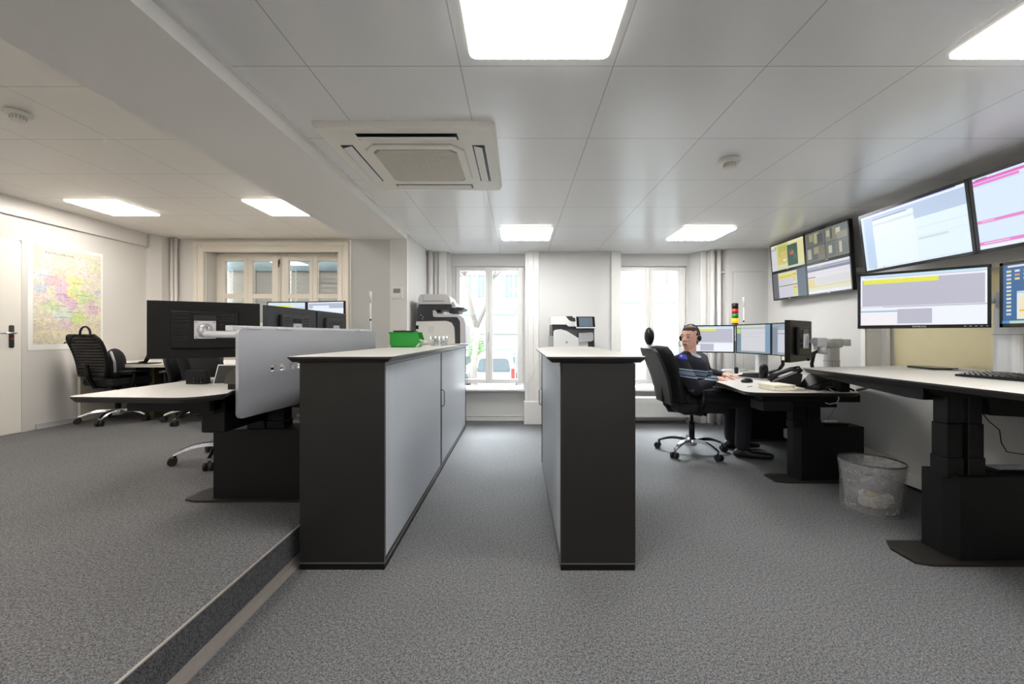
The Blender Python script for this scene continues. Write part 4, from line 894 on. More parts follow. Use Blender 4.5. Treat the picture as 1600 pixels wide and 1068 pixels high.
# ============================================================ CHAIRS
def chair(label, x, y, z, rz, base_rz=0, ah=.19, style='mesh', headrest=False, lean=.13, sh=.44, arms=True, bh=1.0):
    t = thing('office_chair', label, 'office chair', (x, y, z), 0, None)
    R = T(x, y, z, rz); RB = T(x, y, z, base_rz)
    b = MB(RB); b.lathe([(.045, .07), (.05, .08), (.05, .125), (.035, .14), (0, .14)], seg=20); b.build('hub', CHROME if style != 'mesh' else SILV, t)
    for k in range(5):
        MK = RB @ Matrix.Rotation(k*2*PI/5, 4, 'Z')
        b = MB(MK); N = 8; A = []
        for i in range(N+1):
            s = i/N; xx = .03+.29*s; w = .026-.010*s; zt = .132-.045*s**2+.018*math.sin(s*PI); th = .030-.012*s
            A.append([b.bm.verts.new(p) for p in ((xx, -w, zt-th), (xx, w, zt-th), (xx, w*.75, zt), (xx, -w*.75, zt))])
        fs = []
        for i in range(N):
            for q in range(4): fs.append(b.bm.faces.new((A[i][q], A[i][(q+1) % 4], A[i+1][(q+1) % 4], A[i+1][q])))
        fs.append(b.bm.faces.new(A[0][::-1])); fs.append(b.bm.faces.new(A[-1])); bmesh.ops.recalc_face_normals(b.bm, faces=fs)
        for v in b.bm.verts: v.co = MK @ v.co
        b.M = None; leg = b.build('base_leg', CHROME, t)
        b = MB(MK); b.cyl((.31, 0, .055), (.31, 0, .088), .01, seg=8)
        for s_ in (-1, 1): b.cyl((.325, s_*.008, .030), (.325, s_*.030, .030), .030, seg=16)
        b.box(.298, .345, -.008, .008, .03, .062, .006); b.build('caster', RUBBER, leg)
    b = MB(RB); b.cyl((0, 0, .13), (0, 0, .30), .027); b.mi = 0; b.cyl((0, 0, .30), (0, 0, sh-.05), .016); b.build('gas_column', BLACK, t)
    b = MB(R); b.box(-.12, .12, -.09, .09, sh-.06, sh-.02, .012); b.tube([(.02, -.09, sh-.04), (.05, -.2, sh-.045)], .007, 8); b.build('mechanism', BLACK, t)
    # seat cushion
    b = MB(R); P = rpoly([(-.22, -.22), (.22, -.25), (.27, -.18), (.27, .18), (.22, .25), (-.22, .22)], .06, 4)
    b.prism(inset(P, .03), sh-.02, sh, poly2=P); b.prism(P, sh, sh+.045); b.prism(P, sh+.045, sh+.062, poly2=inset(P, .025)); b.build('seat', BLACKF, t)
    # backrest
    zb0 = sh+.10; zb1 = bh
    def bx(v): return -.235-lean*v-.03*math.sin(v*PI)*(-1)
    def hw(v): return .20+.045*math.sin(min(1, v*1.25)*PI*.5)-(.05*max(0, (v-.85)/.15)**2)
    if style == 'mesh':
        b = MB(R)
        for s_ in (-1, 1):
            b.tube([(bx(v/12)-.0, s_*(hw(v/12)), zb0+(zb1-zb0)*v/12) for v in range(13)], .018, 8)
        b.tube([(bx(1), s*hw(1)/4, zb1) for s in range(-4, 5)], .018, 8); b.tube([(bx(0), s*hw(0)/4, zb0) for s in range(-4, 5)], .02, 8)
        bk = b.build('back_frame', BLACK, t)
        b = MB(R)
        for k in range(13):
            v = (k+.6)/13.4; z0_ = zb0+(zb1-zb0)*v
            b.grid(lambda a, c: Vector((bx(v)-.012*math.sin(a*PI)+.0, (a*2-1)*hw(v), z0_+(c-.5)*.026)), 6, 1, .008)
        b.build('back_slats', mat('dark_slat', (40, 38, 36), .5), bk)
        b = MB(R); b.grid(lambda a, c: Vector((bx(c)+.014, (a*2-1)*hw(c)*.95, zb0+(zb1-zb0)*c)), 4, 10, .006); b.build('back_mesh', BLACKF, bk)
    else:
        b = MB(R)
        b.grid(lambda a, c: Vector((bx(c)-.02*math.cos((a-.5)*PI)+.045, (a*2-1)*hw(c), zb0-.03+(zb1-zb0+.03)*c)), 10, 12, -.055); bk = b.build('backrest', BLACKF, t)
        b = MB(R); b.grid(lambda a, c: Vector((bx(c)-.028, (a*2-1)*(hw(c)+.006), zb0-.05+(zb1-zb0+.05)*c)), 10, 12, .014); b.build('back_shell', mat('chair_shell_grey', (22, 23, 26), .45), bk)
    b = MB(R); b.tube([(-.05, 0, sh-.03), (-.22, 0, sh-.02), (-.275, 0, sh+.08), (-.29, 0, sh+.22)], [.028, .028, .025, .02], 10); b.build('back_support', BLACK, t)
    if headrest:
        b = MB(R); b.tube([(bx(1), 0, zb1-.05), (bx(1)-.02, 0, zb1+.06)], .014, 8); b.build('headrest_post', LGREY, t)
        b = MB(R); b.ball((bx(1)-.015, 0, zb1+.115), (.042, .085, .088), 3); b.build('headrest', BLACK, t)
    if arms:
        for s_ in (-1, 1):
            b = MB(R); b.tube([(-.06, s_*.18, sh-.03), (-.04, s_*.275, sh-.02), (-.02, s_*.285, sh+.08), (-.02, s_*.285, sh+ah)], [.016, .018, .018, .016], 8); a_ = b.build('armrest', BLACK, t)
            b = MB(R); b.box(-.15, .13, s_*.285-.04, s_*.285+.04, sh+ah, sh+ah+.025, .011); b.build('arm_pad', mat('arm_pad_black', (30, 30, 31), .35), a_)
    return t
chair('black slat-backed swivel chair at the map wall with a bag hanging on it', -4.60, 4.78, UP, PI/2-.25, 1.25, ah=.125, bh=.975, lean=.10)
chair('black swivel chair at the rear desk right of the chair with the bag', -3.70, 4.80, UP, PI/2+.6, 3.45, ah=.125, bh=.84, style='soft')
chair('black swivel chair behind the raised front desk, its polished legs showing left of the pedestal', -2.34, 3.32, UP, .15, -2.52, style='soft', bh=.84, lean=.03)
chair('high-backed swivel chair with headrest in which the person sits', 1.70, 4.08, 0, 0.02, -1.18, style='soft', headrest=True, bh=1.02, lean=.17)
# bag hung on chair
t = thing('backpack', 'black bag with loop handle hanging on the chair by the map', 'backpack', (-4.5, 4.5, UP+.5))
b = MB(); b.ball((-4.485, 4.62, .83), (.085, .11, .17), 3); b.build('bag_body', BLACKF, t)
b = MB(); c = at(133, 524, 4.42); b.tube([(c.x-.055, 4.42, c.z-.01)]+[(c.x+.055*math.cos(PI-k*PI/8), 4.42, c.z+.02+.075*math.sin(k*PI/8)) for k in range(9)]+[(c.x+.055, 4.42, c.z-.02)], .010, 8); b.build('loop_handle', BLACKF, t)
b = MB(); p1_ = at(116, 523, 4.42); b.tube([(c.x-.02, 4.42, c.z-.01), tuple(p1_), tuple(at(110, 530, 4.42)), tuple(at(109, 538, 4.42))], .009, 6); b.tube([tuple(at(117, 534, 4.42)), tuple(at(105, 534, 4.4)), tuple(at(100, 536, 4.4))], .006, 6); b.build('strap', BLACKF, t)
b = MB(); b.tube([(-4.44, 4.53, .97), (-4.40, 4.53, .86), (-4.41, 4.55, .74)], .012, 6); b.build('side_strap', GREYP, t)
# ============================================================ PERSON
def hull(b, spheres, sub=2):
    pts = []
    for c, r in spheres:
        rr = r if isinstance(r, (tuple, list)) else (r, r, r)
        s_ = bmesh.new(); bmesh.ops.create_icosphere(s_, subdivisions=sub, radius=1)
        for v in s_.verts: pts.append(Vector((c[0]+v.co.x*rr[0], c[1]+v.co.y*rr[1], c[2]+v.co.z*rr[2])))
        s_.free()
    tmp = bmesh.new(); vs = [tmp.verts.new(p) for p in pts]; r = bmesh.ops.convex_hull(tmp, input=vs)
    bmesh.ops.delete(tmp, geom=[v for v in tmp.verts if not v.link_faces], context='VERTS')
    me = bpy.data.meshes.new('tmp'); tmp.to_mesh(me); tmp.free(); b.bm.from_mesh(me); bpy.data.meshes.remove(me)
def chain(b, pts, rs):
    for i in range(len(pts)-1): hull(b, [(pts[i], rs[i]), (pts[i+1], rs[i+1])])
def blob(b, name, mats, parent, voxel=.008, smooth=6, fac=.5):
    me = bpy.data.meshes.new(name); b.bm.to_mesh(me); b.bm.free(); o = bpy.data.objects.new(name, me); COL.objects.link(o)
    m = o.modifiers.new('r', 'REMESH'); m.mode = 'VOXEL'; m.voxel_size = voxel; m.use_smooth_shade = True
    s_ = o.modifiers.new('s', 'SMOOTH'); s_.iterations = smooth; s_.factor = fac
    bpy.context.view_layer.update()
    me2 = bpy.data.meshes.new_from_object(o.evaluated_get(bpy.context.evaluated_depsgraph_get())); bpy.data.objects.remove(o)
    me2.materials.clear()
    for q in (mats if isinstance(mats, list) else [mats]): me2.materials.append(q)
    o = bpy.data.objects.new(name, me2); return put(o, parent)
def V3(*a): return Vector(a)
SKIN = mat('skin', (220, 172, 152), .5, var=.08, vscale=30)
HAIR = mat('brown_hair', (72, 54, 46), .7, bump=.6, bscale=300)
TROU = mat('dark_navy_trousers', (20, 21, 28), .85, bump=.3, bscale=300)
def sweater_mat():
    m = bpy.data.materials.new('navy_striped_sweater'); m.use_nodes = True; nt = m.node_tree; bs = nt.nodes['Principled BSDF']; bs.inputs['Roughness'].default_value = .9
    g = nt.nodes.new('ShaderNodeTexCoord'); sp = nt.nodes.new('ShaderNodeSeparateXYZ'); nt.links.new(g.outputs['Object'], sp.inputs[0])
    # stripes follow body height with a small slope along the arm
    ma = nt.nodes.new('ShaderNodeMath'); ma.operation = 'MULTIPLY_ADD'; ma.inputs[1].default_value = .12; nt.links.new(sp.outputs[0], ma.inputs[0]); nt.links.new(sp.outputs[2], ma.inputs[2])
    mr = nt.nodes.new('ShaderNodeMapRange'); mr.inputs[1].default_value = .90; mr.inputs[2].default_value = 1.10; nt.links.new(ma.outputs[0], mr.inputs[0])
    r = nt.nodes.new('ShaderNodeValToRGB'); cr = r.color_ramp; cr.interpolation = 'CONSTANT'; navy = (*lin((19, 21, 32)), 1); gb = (*lin((104, 120, 142)), 1); lt = (*lin((150, 164, 182)), 1)
    cr.elements[0].color = navy; cr.elements[1].position = .22; cr.elements[1].color = lt
    for p_, c_ in ((.28, navy), (.33, gb), (.50, navy), (.54, lt), (.60, navy)): e = cr.elements.new(p_); e.color = c_
    lt_ = nt.nodes.new('ShaderNodeMath'); lt_.operation = 'LESS_THAN'; lt_.inputs[1].default_value = 1.97; nt.links.new(sp.outputs[0], lt_.inputs[0])
    mx = nt.nodes.new('ShaderNodeMix'); mx.data_type = 'RGBA'; mx.inputs[6].default_value = navy; nt.links.new(lt_.outputs[0], mx.inputs[0]); nt.links.new(mr.outputs[0], r.inputs[0]); nt.links.new(r.outputs[0], mx.inputs[7]); nt.links.new(mx.outputs[2], bs.inputs['Base Color'])
    return m
def person():
    t = thing('person', 'person in dark striped sweater seated at the desk, head turned left, wearing a headset', 'person', (1.70, 4.08, 0))
    hipR = V3(1.63, 3.98, .545); hipL = V3(1.66, 4.19, .545); pel = V3(1.62, 4.08, .56); waist = V3(1.64, 4.08, .70); chest = V3(1.685, 4.07, .84)
    shR = V3(1.515, 3.915, .895); shL = V3(1.855, 4.235, .90); neck = V3(1.675, 4.07, .97); hc = V3(1.672, 4.06, 1.115)
    elR = V3(1.62, 3.80, .655); wrR = V3(1.865, 3.885, .735); elL = V3(1.975, 4.36, .755); wrL = V3(2.035, 4.11, .755)
    knR = V3(2.14, 3.93, .53); knL = V3(2.13, 4.20, .53); anR = V3(2.10, 3.90, .10); anL = V3(2.16, 4.22, .10)
    fd = V3(-.80, -.60, 0).normalized(); sd = V3(-fd.y, fd.x, 0)   # face direction and its left
    up = V3(0, 0, 1)
    def hp(f, s, z): return hc+fd*f+sd*s+up*z
    # body: head, neck, torso, arms, hands, legs as one surface
    b = MB()
    hull(b, [(hp(-.015, 0, .035), (.082, .080, .088)), (hp(.02, 0, .02), .070)])
    hull(b, [(hp(.035, 0, -.035), .05), (hp(.045, 0, -.085), .030), (hp(.005, .046, -.058), .026), (hp(.005, -.046, -.058), .026), (hp(.03, 0, .02), .06)])
    hull(b, [(hp(.082, 0, .012), .010), (hp(.106, 0, -.018), .011), (hp(.085, .012, -.022), .010), (hp(.085, -.012, -.022), .010)])
    hull(b, [(hp(.078, .02, -.055), .009), (hp(.078, -.02, -.055), .009), (hp(.086, 0, -.052), .009)])
    hull(b, [(hp(.076, .032, .03), .009), (hp(.076, -.032, .03), .009), (hp(.086, 0, .032), .008)])
    for s_ in (-1, 1): hull(b, [(hp(-.012, s_*.080, .012), (.014, .012, .02)), (hp(-.006, s_*.078, -.018), .009)])
    chain(b, [hc-fd*.02+V3(-.0, 0, -.05), neck+V3(0, 0, .01), chest+V3(0, 0, .05)], [.050, .060, .07])
    hull(b, [(shR, .045), (shL, .045), (chest, .08), (waist, .08)]); hull(b, [(waist, .08), (pel, .08), (hipR, .055), (hipL, .055)])
    chain(b, [shR, elR, wrR], [.040, .030, .026]); chain(b, [shL, elL, wrL], [.040, .030, .026])
    chain(b, [hipR, knR, anR], [.06, .045, .035]); chain(b, [hipL, knL, anL], [.06, .045, .035])
    # right hand: loosely curled, resting on the desk edge
    def hand(w, d, side, n, curls, spread):
        d = d.normalized(); side = (side-d*side.dot(d)).normalized(); n = d.cross(side) if d.cross(side).z > 0 else -d.cross(side)
        pc = w+d*.05
        hull(b, [(w, .024), (w+d*.075+side*.030, .0125), (w+d*.08+side*.008, .0135), (w+d*.078-side*.016, .013), (w+d*.068-side*.036, .012), (w+d*.02+side*.025, .016), (w+d*.02-side*.025, .016)], 1)
        for i, (o_, L) in enumerate(((.031, .070), (.010, .080), (-.012, .074), (-.034, .058))):
            base = w+d*(.080-abs(i-1)*.004)+side*o_; a = 0; pts = [base]; cu = curls[i]
            for k, l in enumerate((.45, .30, .25)):
                a += cu*(.55, .9, .6)[k]; pts.append(pts[-1]+(d*math.cos(a)-n*math.sin(a)+side*spread*(1.5-i)*.15)*L*l)
            chain(b, pts, [.0098, .0090, .0083, .0072])
        tb = w+d*.022+side*.030; chain(b, [tb, tb+(d*.7+side*.6-n*.2)*.036, tb+(d*1.0+side*.45-n*.35)*.062, tb+(d*1.1+side*.2-n*.4)*.082], [.014, .0115, .0100, .0082])
    hand(wrR, V3(.80, .28, -.05), V3(-.3, .8, .35), None, [.9, 1.0, 1.05, 1.1], .2)
    hand(wrL, V3(.62, -.72, -.02), V3(-.72, -.62, .05), None, [.18, .2, .22, .25], 1.0)
    body = blob(b, 'body', SKIN, t, .0055, 3, .4)
    # eyes and mouth details as small parts
    for s_ in (-1, 1):
        b = MB(); b.ball(hp(.080, s_*.030, .012), (.011, .011, .007)); e = b.build('eye', mat('eye_dark', (60, 40, 34), .3), body)
    b = MB(); hull(b, [(hp(.092, .018, -.053), .0035), (hp(.096, 0, -.051), .0045), (hp(.092, -.018, -.053), .0035)], 1); b.build('mouth', mat('lips', (150, 82, 74), .5), body)
    b = MB()
    for s_ in (-1, 1): hull(b, [(hp(.087, s_*.018, .036), .005), (hp(.078, s_*.044, .036), .004)], 1)
    b.build('eyebrows', HAIR, body)
    # hair
    b = MB(); hull(b, [(hp(-.035, 0, .042), (.078, .084, .080)), (hp(.0, 0, .088), (.066, .066, .040))]); hull(b, [(hp(-.055, 0, -.03), (.055, .06, .05)), (hp(-.045, 0, .03), .075)])
    hull(b, [(hp(-.005, .072, .035), .014), (hp(-.005, -.072, .035), .014), (hp(-.04, 0, .05), .07)])
    blob(b, 'hair', HAIR, body, .006, 4)
    # headset
    hs = thing('headset', 'black headset with thin microphone boom on the seated person’s head', 'headset', hc)
    b = MB(); b.tube([hp(-.02+.0, .093*math.cos(a*PI/12), .03+.108*math.sin(a*PI/12)) for a in range(13)], .005, 6); b.build('head_band', BLACK, hs)
    for s_ in (-1, 1): b = MB(); b.ball(hp(-.008, s_*.096, .002), (.02, .02, .030)); b.build('ear_cushion', BLACK, hs)
    b = MB(); b.tube([hp(-.008, -.10, -.01), hp(.03, -.10, -.05), hp(.08, -.06, -.075), hp(.10, -.03, -.07)], .0035, 6); b.build('microphone_boom', BLACK, hs)
    # shirt collar
    b = MB(); hull(b, [(neck+V3(-.015, .015, -.002), (.082, .082, .02)), (neck+V3(.035, -.04, -.035), (.06, .06, .02))])
    blob(b, 'shirt_collar', mat('pale_shirt', (196, 204, 220), .8), t, .006, 3)
    # sweater
    b = MB()
    hull(b, [(shR, .074), (shL, .074), (chest+V3(.03, -.03, -.02), .125), (chest+V3(-.02, .02, 0), .12)])
    hull(b, [(chest, .135), (waist+V3(.04, -.02, -.01), .135), (waist+V3(-.01, 0, 0), .13)]); hull(b, [(waist+V3(.03, -.01, 0), .137), (pel+V3(.03, 0, .03), .135)])
    hull(b, [(shR+V3(.02, .02, .01), .06), (shL+V3(-.02, -.02, .01), .06), (neck+V3(-.01, .01, -.03), .066)])
    chain(b, [shR, (shR+elR)/2+V3(-.01, -.01, 0), elR, (elR+wrR)/2, wrR-V3(.045, .015, .002)], [.074, .068, .062, .052, .040]); chain(b, [shL, (shL+elL)/2, elL, wrL+(elL-wrL)*.12], [.072, .062, .052, .037])
    sw = blob(b, 'sweater', sweater_mat(), t, .008, 5)
    b = MB(); P_ = at(1059, 556, 3.90); b.M = Matrix.Translation((1.53, 3.868, .945)) @ Matrix.Rotation(-.75, 4, 'X') @ Matrix.Rotation(.2, 4, 'Z'); b.box(-.045, .04, -.003, .006, -.03, .03, .004, 1); b.build('shoulder_patch', mat('royal_blue', (40, 44, 170), .7), sw)
    b = MB(); b.M = Matrix.Translation((1.51, 3.862, .95)) @ Matrix.Rotation(-.75, 4, 'X'); b.cyl((0, -.005, 0), (0, -.003, 0), .008, seg=10); b.build('badge', LGREY, sw)
    # trousers
    b = MB(); hull(b, [(pel+V3(-.01, 0, -.01), (.13, .15, .11)), (hipR, .095), (hipL, .095)])
    for h_, k_, a_ in ((hipR, knR, anR), (hipL, knL, anL)): chain(b, [h_, (h_+k_)/2, k_, (k_+a_)/2, a_+V3(0, 0, .02)], [.100, .090, .075, .072, .066])
    blob(b, 'trousers', TROU, t, .009, 5)
    # shoes
    for a_, tip in ((anR, V3(2.31, 3.83, .035)), (anL, V3(2.40, 4.20, .035))):
        b = MB(); d = (tip-V3(a_.x, a_.y, .035)).normalized(); hl = V3(a_.x, a_.y, .036)-d*.05
        hull(b, [(hl, .034), (V3(a_.x, a_.y, .085), .036), (hl+d*.12, (.045, .045, .034))]); hull(b, [(hl+d*.10, (.042, .042, .036)), (tip, (.042, .042, .026))])
        blob(b, 'shoe', mat('black_shoe', (18, 18, 20), .4), t, .007, 3)
    b = MB(); w_ = wrL+(elL-wrL)*.05; dd = (elL-wrL).normalized(); b.cyl(w_-dd*.012, w_+dd*.012, .031, seg=18); b.build('wristwatch', mat('watch_dark', (50, 46, 44), .3, metal=.5), body)
person()
# ============================================================ RIGHT SIDE ITEMS
def silver_column(x, y, z0, z1, label, w=.05, name='monitor_column'):
    t = thing(name, label, 'monitor stand', (x, y, z0))
    zm = z0+(z1-z0)*.62
    b = MB(T(x, y, 0)); P = rpoly([(-w, -w*.8), (w, -w*.8), (w, w*.8), (-w, w*.8)], w*.5, 4)
    b.prism(P, z0, zm); o = b.build('lower_section', ALU, t)
    b = MB(T(x, y, 0)); b.prism(inset(P, .005), zm, z1); b.build('upper_section', ALU, t)
    b = MB(T(x, y, 0))
    for k in (-.5, 0, .5): b.box(w*k-.002, w*k+.002, -w*.8-.001, -w*.8+.002, z0, zm-.004)
    b.build('grooves', GREYP, o)
    b = MB(T(x, y, 0)); b.prism([(p[0]*1.05, p[1]*1.05) for p in P], zm-.004, zm+.001); b.build('collar', GREYP, t)
    return t
b = MB(); b.tube([(2.28, 4.96, 1.09), (2.50, 4.86, 1.09), (2.62, 4.62, 1.09), (2.645, 4.2, 1.09), (2.62, 3.85, 1.09)], .018, 8); b.tube([(2.28, 4.96, 1.09), (2.25, 4.86, 1.09)], .02, 8); b.cyl((2.62, 4.48, 1.09), (2.62, 4.48, 1.101), .05); b.tube([(2.645, 4.4, 1.09), (2.56, 4.42, 1.09)], .02, 8); b.tube([(2.62, 3.9, 1.09), (2.56, 3.9, 1.09)], .02, 8)
b.build('monitor_rail', SILV, None, label='curved silver rail behind the three lit monitors of the seated person', cat='rail')
silver_column(2.62, 4.48, zd+.001, 1.09, 'ribbed silver column under the monitor with the green tag', .055)
t = silver_column(2.80, 3.72, zd+.001, 1.04, 'silver column with jointed arm carrying the edge-on black monitor', .055)
b = MB(); b.box(2.76, 2.86, 3.66, 3.78, 1.035, 1.115, .012); b.box(2.86, 2.93, 3.66, 3.78, 1.05, 1.11, .008); b.build('column_head', SILV, t)
cM = Md @ Vector((0, .035+.066, 0)); e = cM+(Md.to_3x3() @ Vector((0, .05, 0)))
b = MB(); b.cyl(cM, e, .02); b.box(e.x-.03, e.x+.05, e.y-.03, e.y+.03, 1.055, 1.125, .008); b.cyl((e.x+.03, e.y+.0, 1.0), (e.x+.03, e.y, 1.06), .03); b.build('tilt_head', SILV, t)
b = MB(); b.tube([(e.x+.03, e.y, 1.075), (2.60, 3.60, 1.075)], .026, 12); b.tube([(2.60, 3.60, 1.06), (2.78, 3.68, 1.06)], .028, 12); b.cyl((2.60, 3.60, 1.02), (2.60, 3.60, 1.10), .036); b.build('jointed_arm', SILV, t)
t = silver_column(2.90, 2.42, zh+.001, 1.30, 'broad silver column behind the keyboard carrying the two desk monitors at the right', .085)
b = MB(); b.box(2.80, 2.90, 2.30, 2.45, 1.30, 1.40, .01); b.tube([(2.85, 2.42, 1.35), (2.66, 2.66, 1.37), (2.60, 2.68, 1.37)], .022, 10); b.tube([(2.85, 2.35, 1.35), (2.84, 2.1, 1.37)], .022, 10); b.build('head_arms', SILV, t)
# ribbed cable hoses
def hose(pts, r, label):
    P = []
    pts = [Vector(p) for p in pts]
    for i in range(len(pts)-1):
        n = max(2, int((pts[i+1]-pts[i]).length/.008))
        for k in range(n): P.append(pts[i].lerp(pts[i+1], k/n))
    b = MB(); b.tube(P, [r*(1.0 if k % 2 else .78) for k in range(len(P))], 8); b.build('cable_hose', BLACK, None, label=label, cat='cable')
hose([(2.57, 4.05, .98), (2.575, 4.05, .86), (2.55, 4.08, .80), (2.45, 4.15, .76), (2.30, 4.28, .742)], .018, 'black ribbed cable hose curving down to the desk behind the telephone')
hose([(2.38, 3.42, .945), (2.45, 3.50, .95), (2.52, 3.56, .99), (2.60, 3.60, 1.01)], .014, 'black ribbed cable hose between the edge-on monitor and its arm')
hose([(2.53, 3.56, .99), (2.51, 3.56, .90), (2.52, 3.55, .80), (2.50, 3.54, .742)], .016, 'black ribbed cable hose hanging straight down from the silver arm')
# signal tower
p = at(1148.5, 505, 4.86); x, y = p.x, 4.86
t = thing('signal_light', 'stacked red, green and amber signal light above the monitors', 'signal light', (x, y, zd))
b = MB(); b.cyl((x, y, zd+.001), (x, y, p.z), .012); b.build('mast', GREYP, t)
z = p.z-.01
for nm, h_, m in (('base_ring', .015, mat('brown_ring', (60, 26, 20), .4)), ('amber_lens', .055, mat('amber_lens', (250, 150, 20), .3, emit=(255, 160, 20), estr=.9)), ('green_lens', .055, mat('green_lens', (10, 120, 50), .3)), ('red_lens', .055, mat('red_lens', (190, 30, 30), .3)), ('top_cap', .065, BLACK)):
    b = MB(); b.cyl((x, y, z), (x, y, z+h_-.003), .036, seg=24); b.cyl((x, y, z+h_-.003), (x, y, z+h_), .031, seg=24); b.build(nm, m, t); z += h_
slimpole(1162, 464, 5.0, zd+.001, 'slim white pole with grey tip right of the signal light')
# keyboards, mouse, phone
def keyboard(x, y, z, rz, label, w=.44, d=.15, body=BLACK, key=BLACKG):
    t = thing('keyboard', label, 'keyboard', (x, y, z)); M = T(x, y, z, rz)
    b = MB(M); b.prism([(-d/2, 0), (d/2, 0), (d/2, .024), (-d/2, .012)], -w/2, w/2, 'x'); b.build('keyboard_body', body, t)
    b = MB(M)
    for i in range(18):
        for j in range(6):
            if i in (12, ): continue
            xx = -w/2+.01+(w-.02)*(i+.5)/18; yy = -d/2+.012+(d-.024)*(j+.5)/6; z0_ = .013+.012*(j+.5)/6
            b.prism([(xx-.009, yy-.0085), (xx+.009, yy-.0085), (xx+.009, yy+.0085), (xx-.009, yy+.0085)], z0_, z0_+.009, poly2=[(xx-.006, yy-.006), (xx+.006, yy-.006), (xx+.006, yy+.007), (xx-.006, yy+.007)])
    b.build('keys', key, t)
keyboard(2.34, 4.02, zd+.001, -PI/2+.45, 'dark keyboard in front of the seated person’s hands', body=GREYP, key=BLACK)
keyboard(2.70, 2.22, zh+.001, -PI/2+.10, 'black keyboard on the high desk at the right picture edge', w=.50, d=.19)
t = thing('computer_mouse', 'black mouse on the seated person’s desk', 'mouse', (2.1, 3.7, zd)); b = MB(T(2.06, 3.75, zd+.001, .2)); b.ball((0, 0, .012), (.058, .034, .026), 3)
bmesh.ops.bisect_plane(b.bm, geom=b.bm.verts[:]+b.bm.edges[:]+b.bm.faces[:], plane_co=(0, 0, zd+.0015), plane_no=(0, 0, -1), clear_outer=True)
b.build('mouse_body', BLACKG, t)
b = MB(); b.cyl((2.09, 3.75, zd+.034), (2.09, 3.757, zd+.034), .007, seg=10); b.build('scroll_wheel', GREYP, t)
# desk telephone
t = thing('telephone', 'black desk telephone with raised handset on the seated person’s desk', 'telephone', (2.15, 3.5, zd))
M = T(2.20, 3.44, zd+.001, -.55)
b = MB(M); b.prism([(-.11, 0), (.10, 0), (.12, .11), (.09, .13), (-.10, .03)], -.10, .10, 'y'); b.build('phone_base', BLACK, t)
b = MB(M @ Matrix.Translation((0, 0, .032)) @ Matrix.Rotation(-.50, 4, 'Y'))
b.box(-.08, .08, -.03, .095, .036, .04); b.build('keypad', mat('phone_keypad', (120, 124, 130), .35, metal=.3), t)
b = MB(M); b.tube([(-.11, -.075, .055), (-.09, -.075, .085), (-.04, -.075, .115), (.04, -.075, .150), (.09, -.075, .155), (.11, -.075, .13)], [.022, .026, .018, .018, .026, .022], 10); b.build('handset', BLACKG, t)
b = MB(M); b.cyl((-.15, .12, .05), (-.15, .12, .14), .035, .035); b.ball((-.15, .12, .14), .035); b.build('speaker_pod', BLACK, t)
t = thing('telephone', 'second black telephone with pale keypad lying behind the first, under the high desk tip', 'telephone', (2.35, 3.3, zd))
M = T(2.36, 3.30, zd+.001, .4)
b = MB(M); b.prism([(-.09, 0), (.09, 0), (.09, .02), (.06, .10), (.04, .11), (-.09, .02)], -.08, .08, 'y'); b.build('phone_base', BLACK, t)
b = MB(M @ Matrix.Translation((0, 0, .03)) @ Matrix.Rotation(-.6, 4, 'Y')); b.box(-.055, .06, -.06, .06, .022, .03, .002, 1); b.build('keypad', LGREY, t)
# stacked booklets
for k, (dx, dy, w_, d_, h_, rz) in enumerate(((0, 0, .24, .20, .022, .05), (-.03, .015, .18, .19, .020, .10))):
    b = MB(T(2.06+dx, 3.26+dy, zd+.001+k*.0225, rz)); b.box(-w_/2, w_/2, -d_/2, d_/2, 0, h_, .003, 1)
    b.build('booklet', PAPER, None, label=['cream booklet at the bottom of the pair on the person’s desk', 'cream booklet lying on top of the other cream booklet'][k], cat='booklet', group='cream booklets')
for k, (x, y, rz) in enumerate(((1.90, 3.42, .6), (1.97, 3.33, .3))):
    b = MB(T(x, y, zd+.0005, rz)); b.box(-.035, .035, -.006, .006, 0, .006, .002, 1); b.build('pen', GREYP, None, label=['grey short pen on the desk nearer the person’s hand', 'grey short pen on the desk next to the cream booklets'][k], cat='pen', group='short grey pens')
b = MB(T(2.40, 3.17, zd+.001, .1)); b.box(-.05, .05, -.025, .025, 0, .03, .008); b.build('power_adapter', BLACK, None, label='black power adapter among cables under the tip of the high desk', cat='adapter')
b = MB(); b.tube([(2.22, 3.2, zd+.02), (2.30, 3.18, zd+.06), (2.36, 3.14, zd+.09), (2.42, 3.12, zd+.07), (2.46, 3.10, zd+.03), (2.50, 3.10, zd+.012)], .008, 8); b.build('desk_cable', BLACK, None, label='black looped cable on the right corner of the lower desk', cat='cable')
b = MB(); b.tube([tuple(at(px, py, 3.12)) for px, py in ((1296, 607.5), (1306, 613), (1311, 622), (1308, 629), (1296, 631), (1290, 629))], .004, 6); b.build('white_cable', WHITE, None, label='white cable looping over the front edge of the lower desk', cat='cable')
b = MB(); b.tube([(2.52, 3.30, .70), (2.525, 3.30, .60), (2.50, 3.32, .52), (2.47, 3.33, .46)], .003, 6); b.build('thin_grey_cable', GREYP, None, label='thin grey cable hanging down to the top of the front pedestal', cat='cable')
t = thing('power_strip', 'black flat power supply with white plug on the lower desk pedestal top', 'power supply', (2.5, 3.33, .432))
b = MB(); b.box(2.42, 2.60, 3.27, 3.335, .431, .448, .004); b.build('unit', BLACK, t); b = MB(); b.box(2.46, 2.57, 3.345, 3.385, .431, .462, .006); b.build('plug_block', WHITE, t)
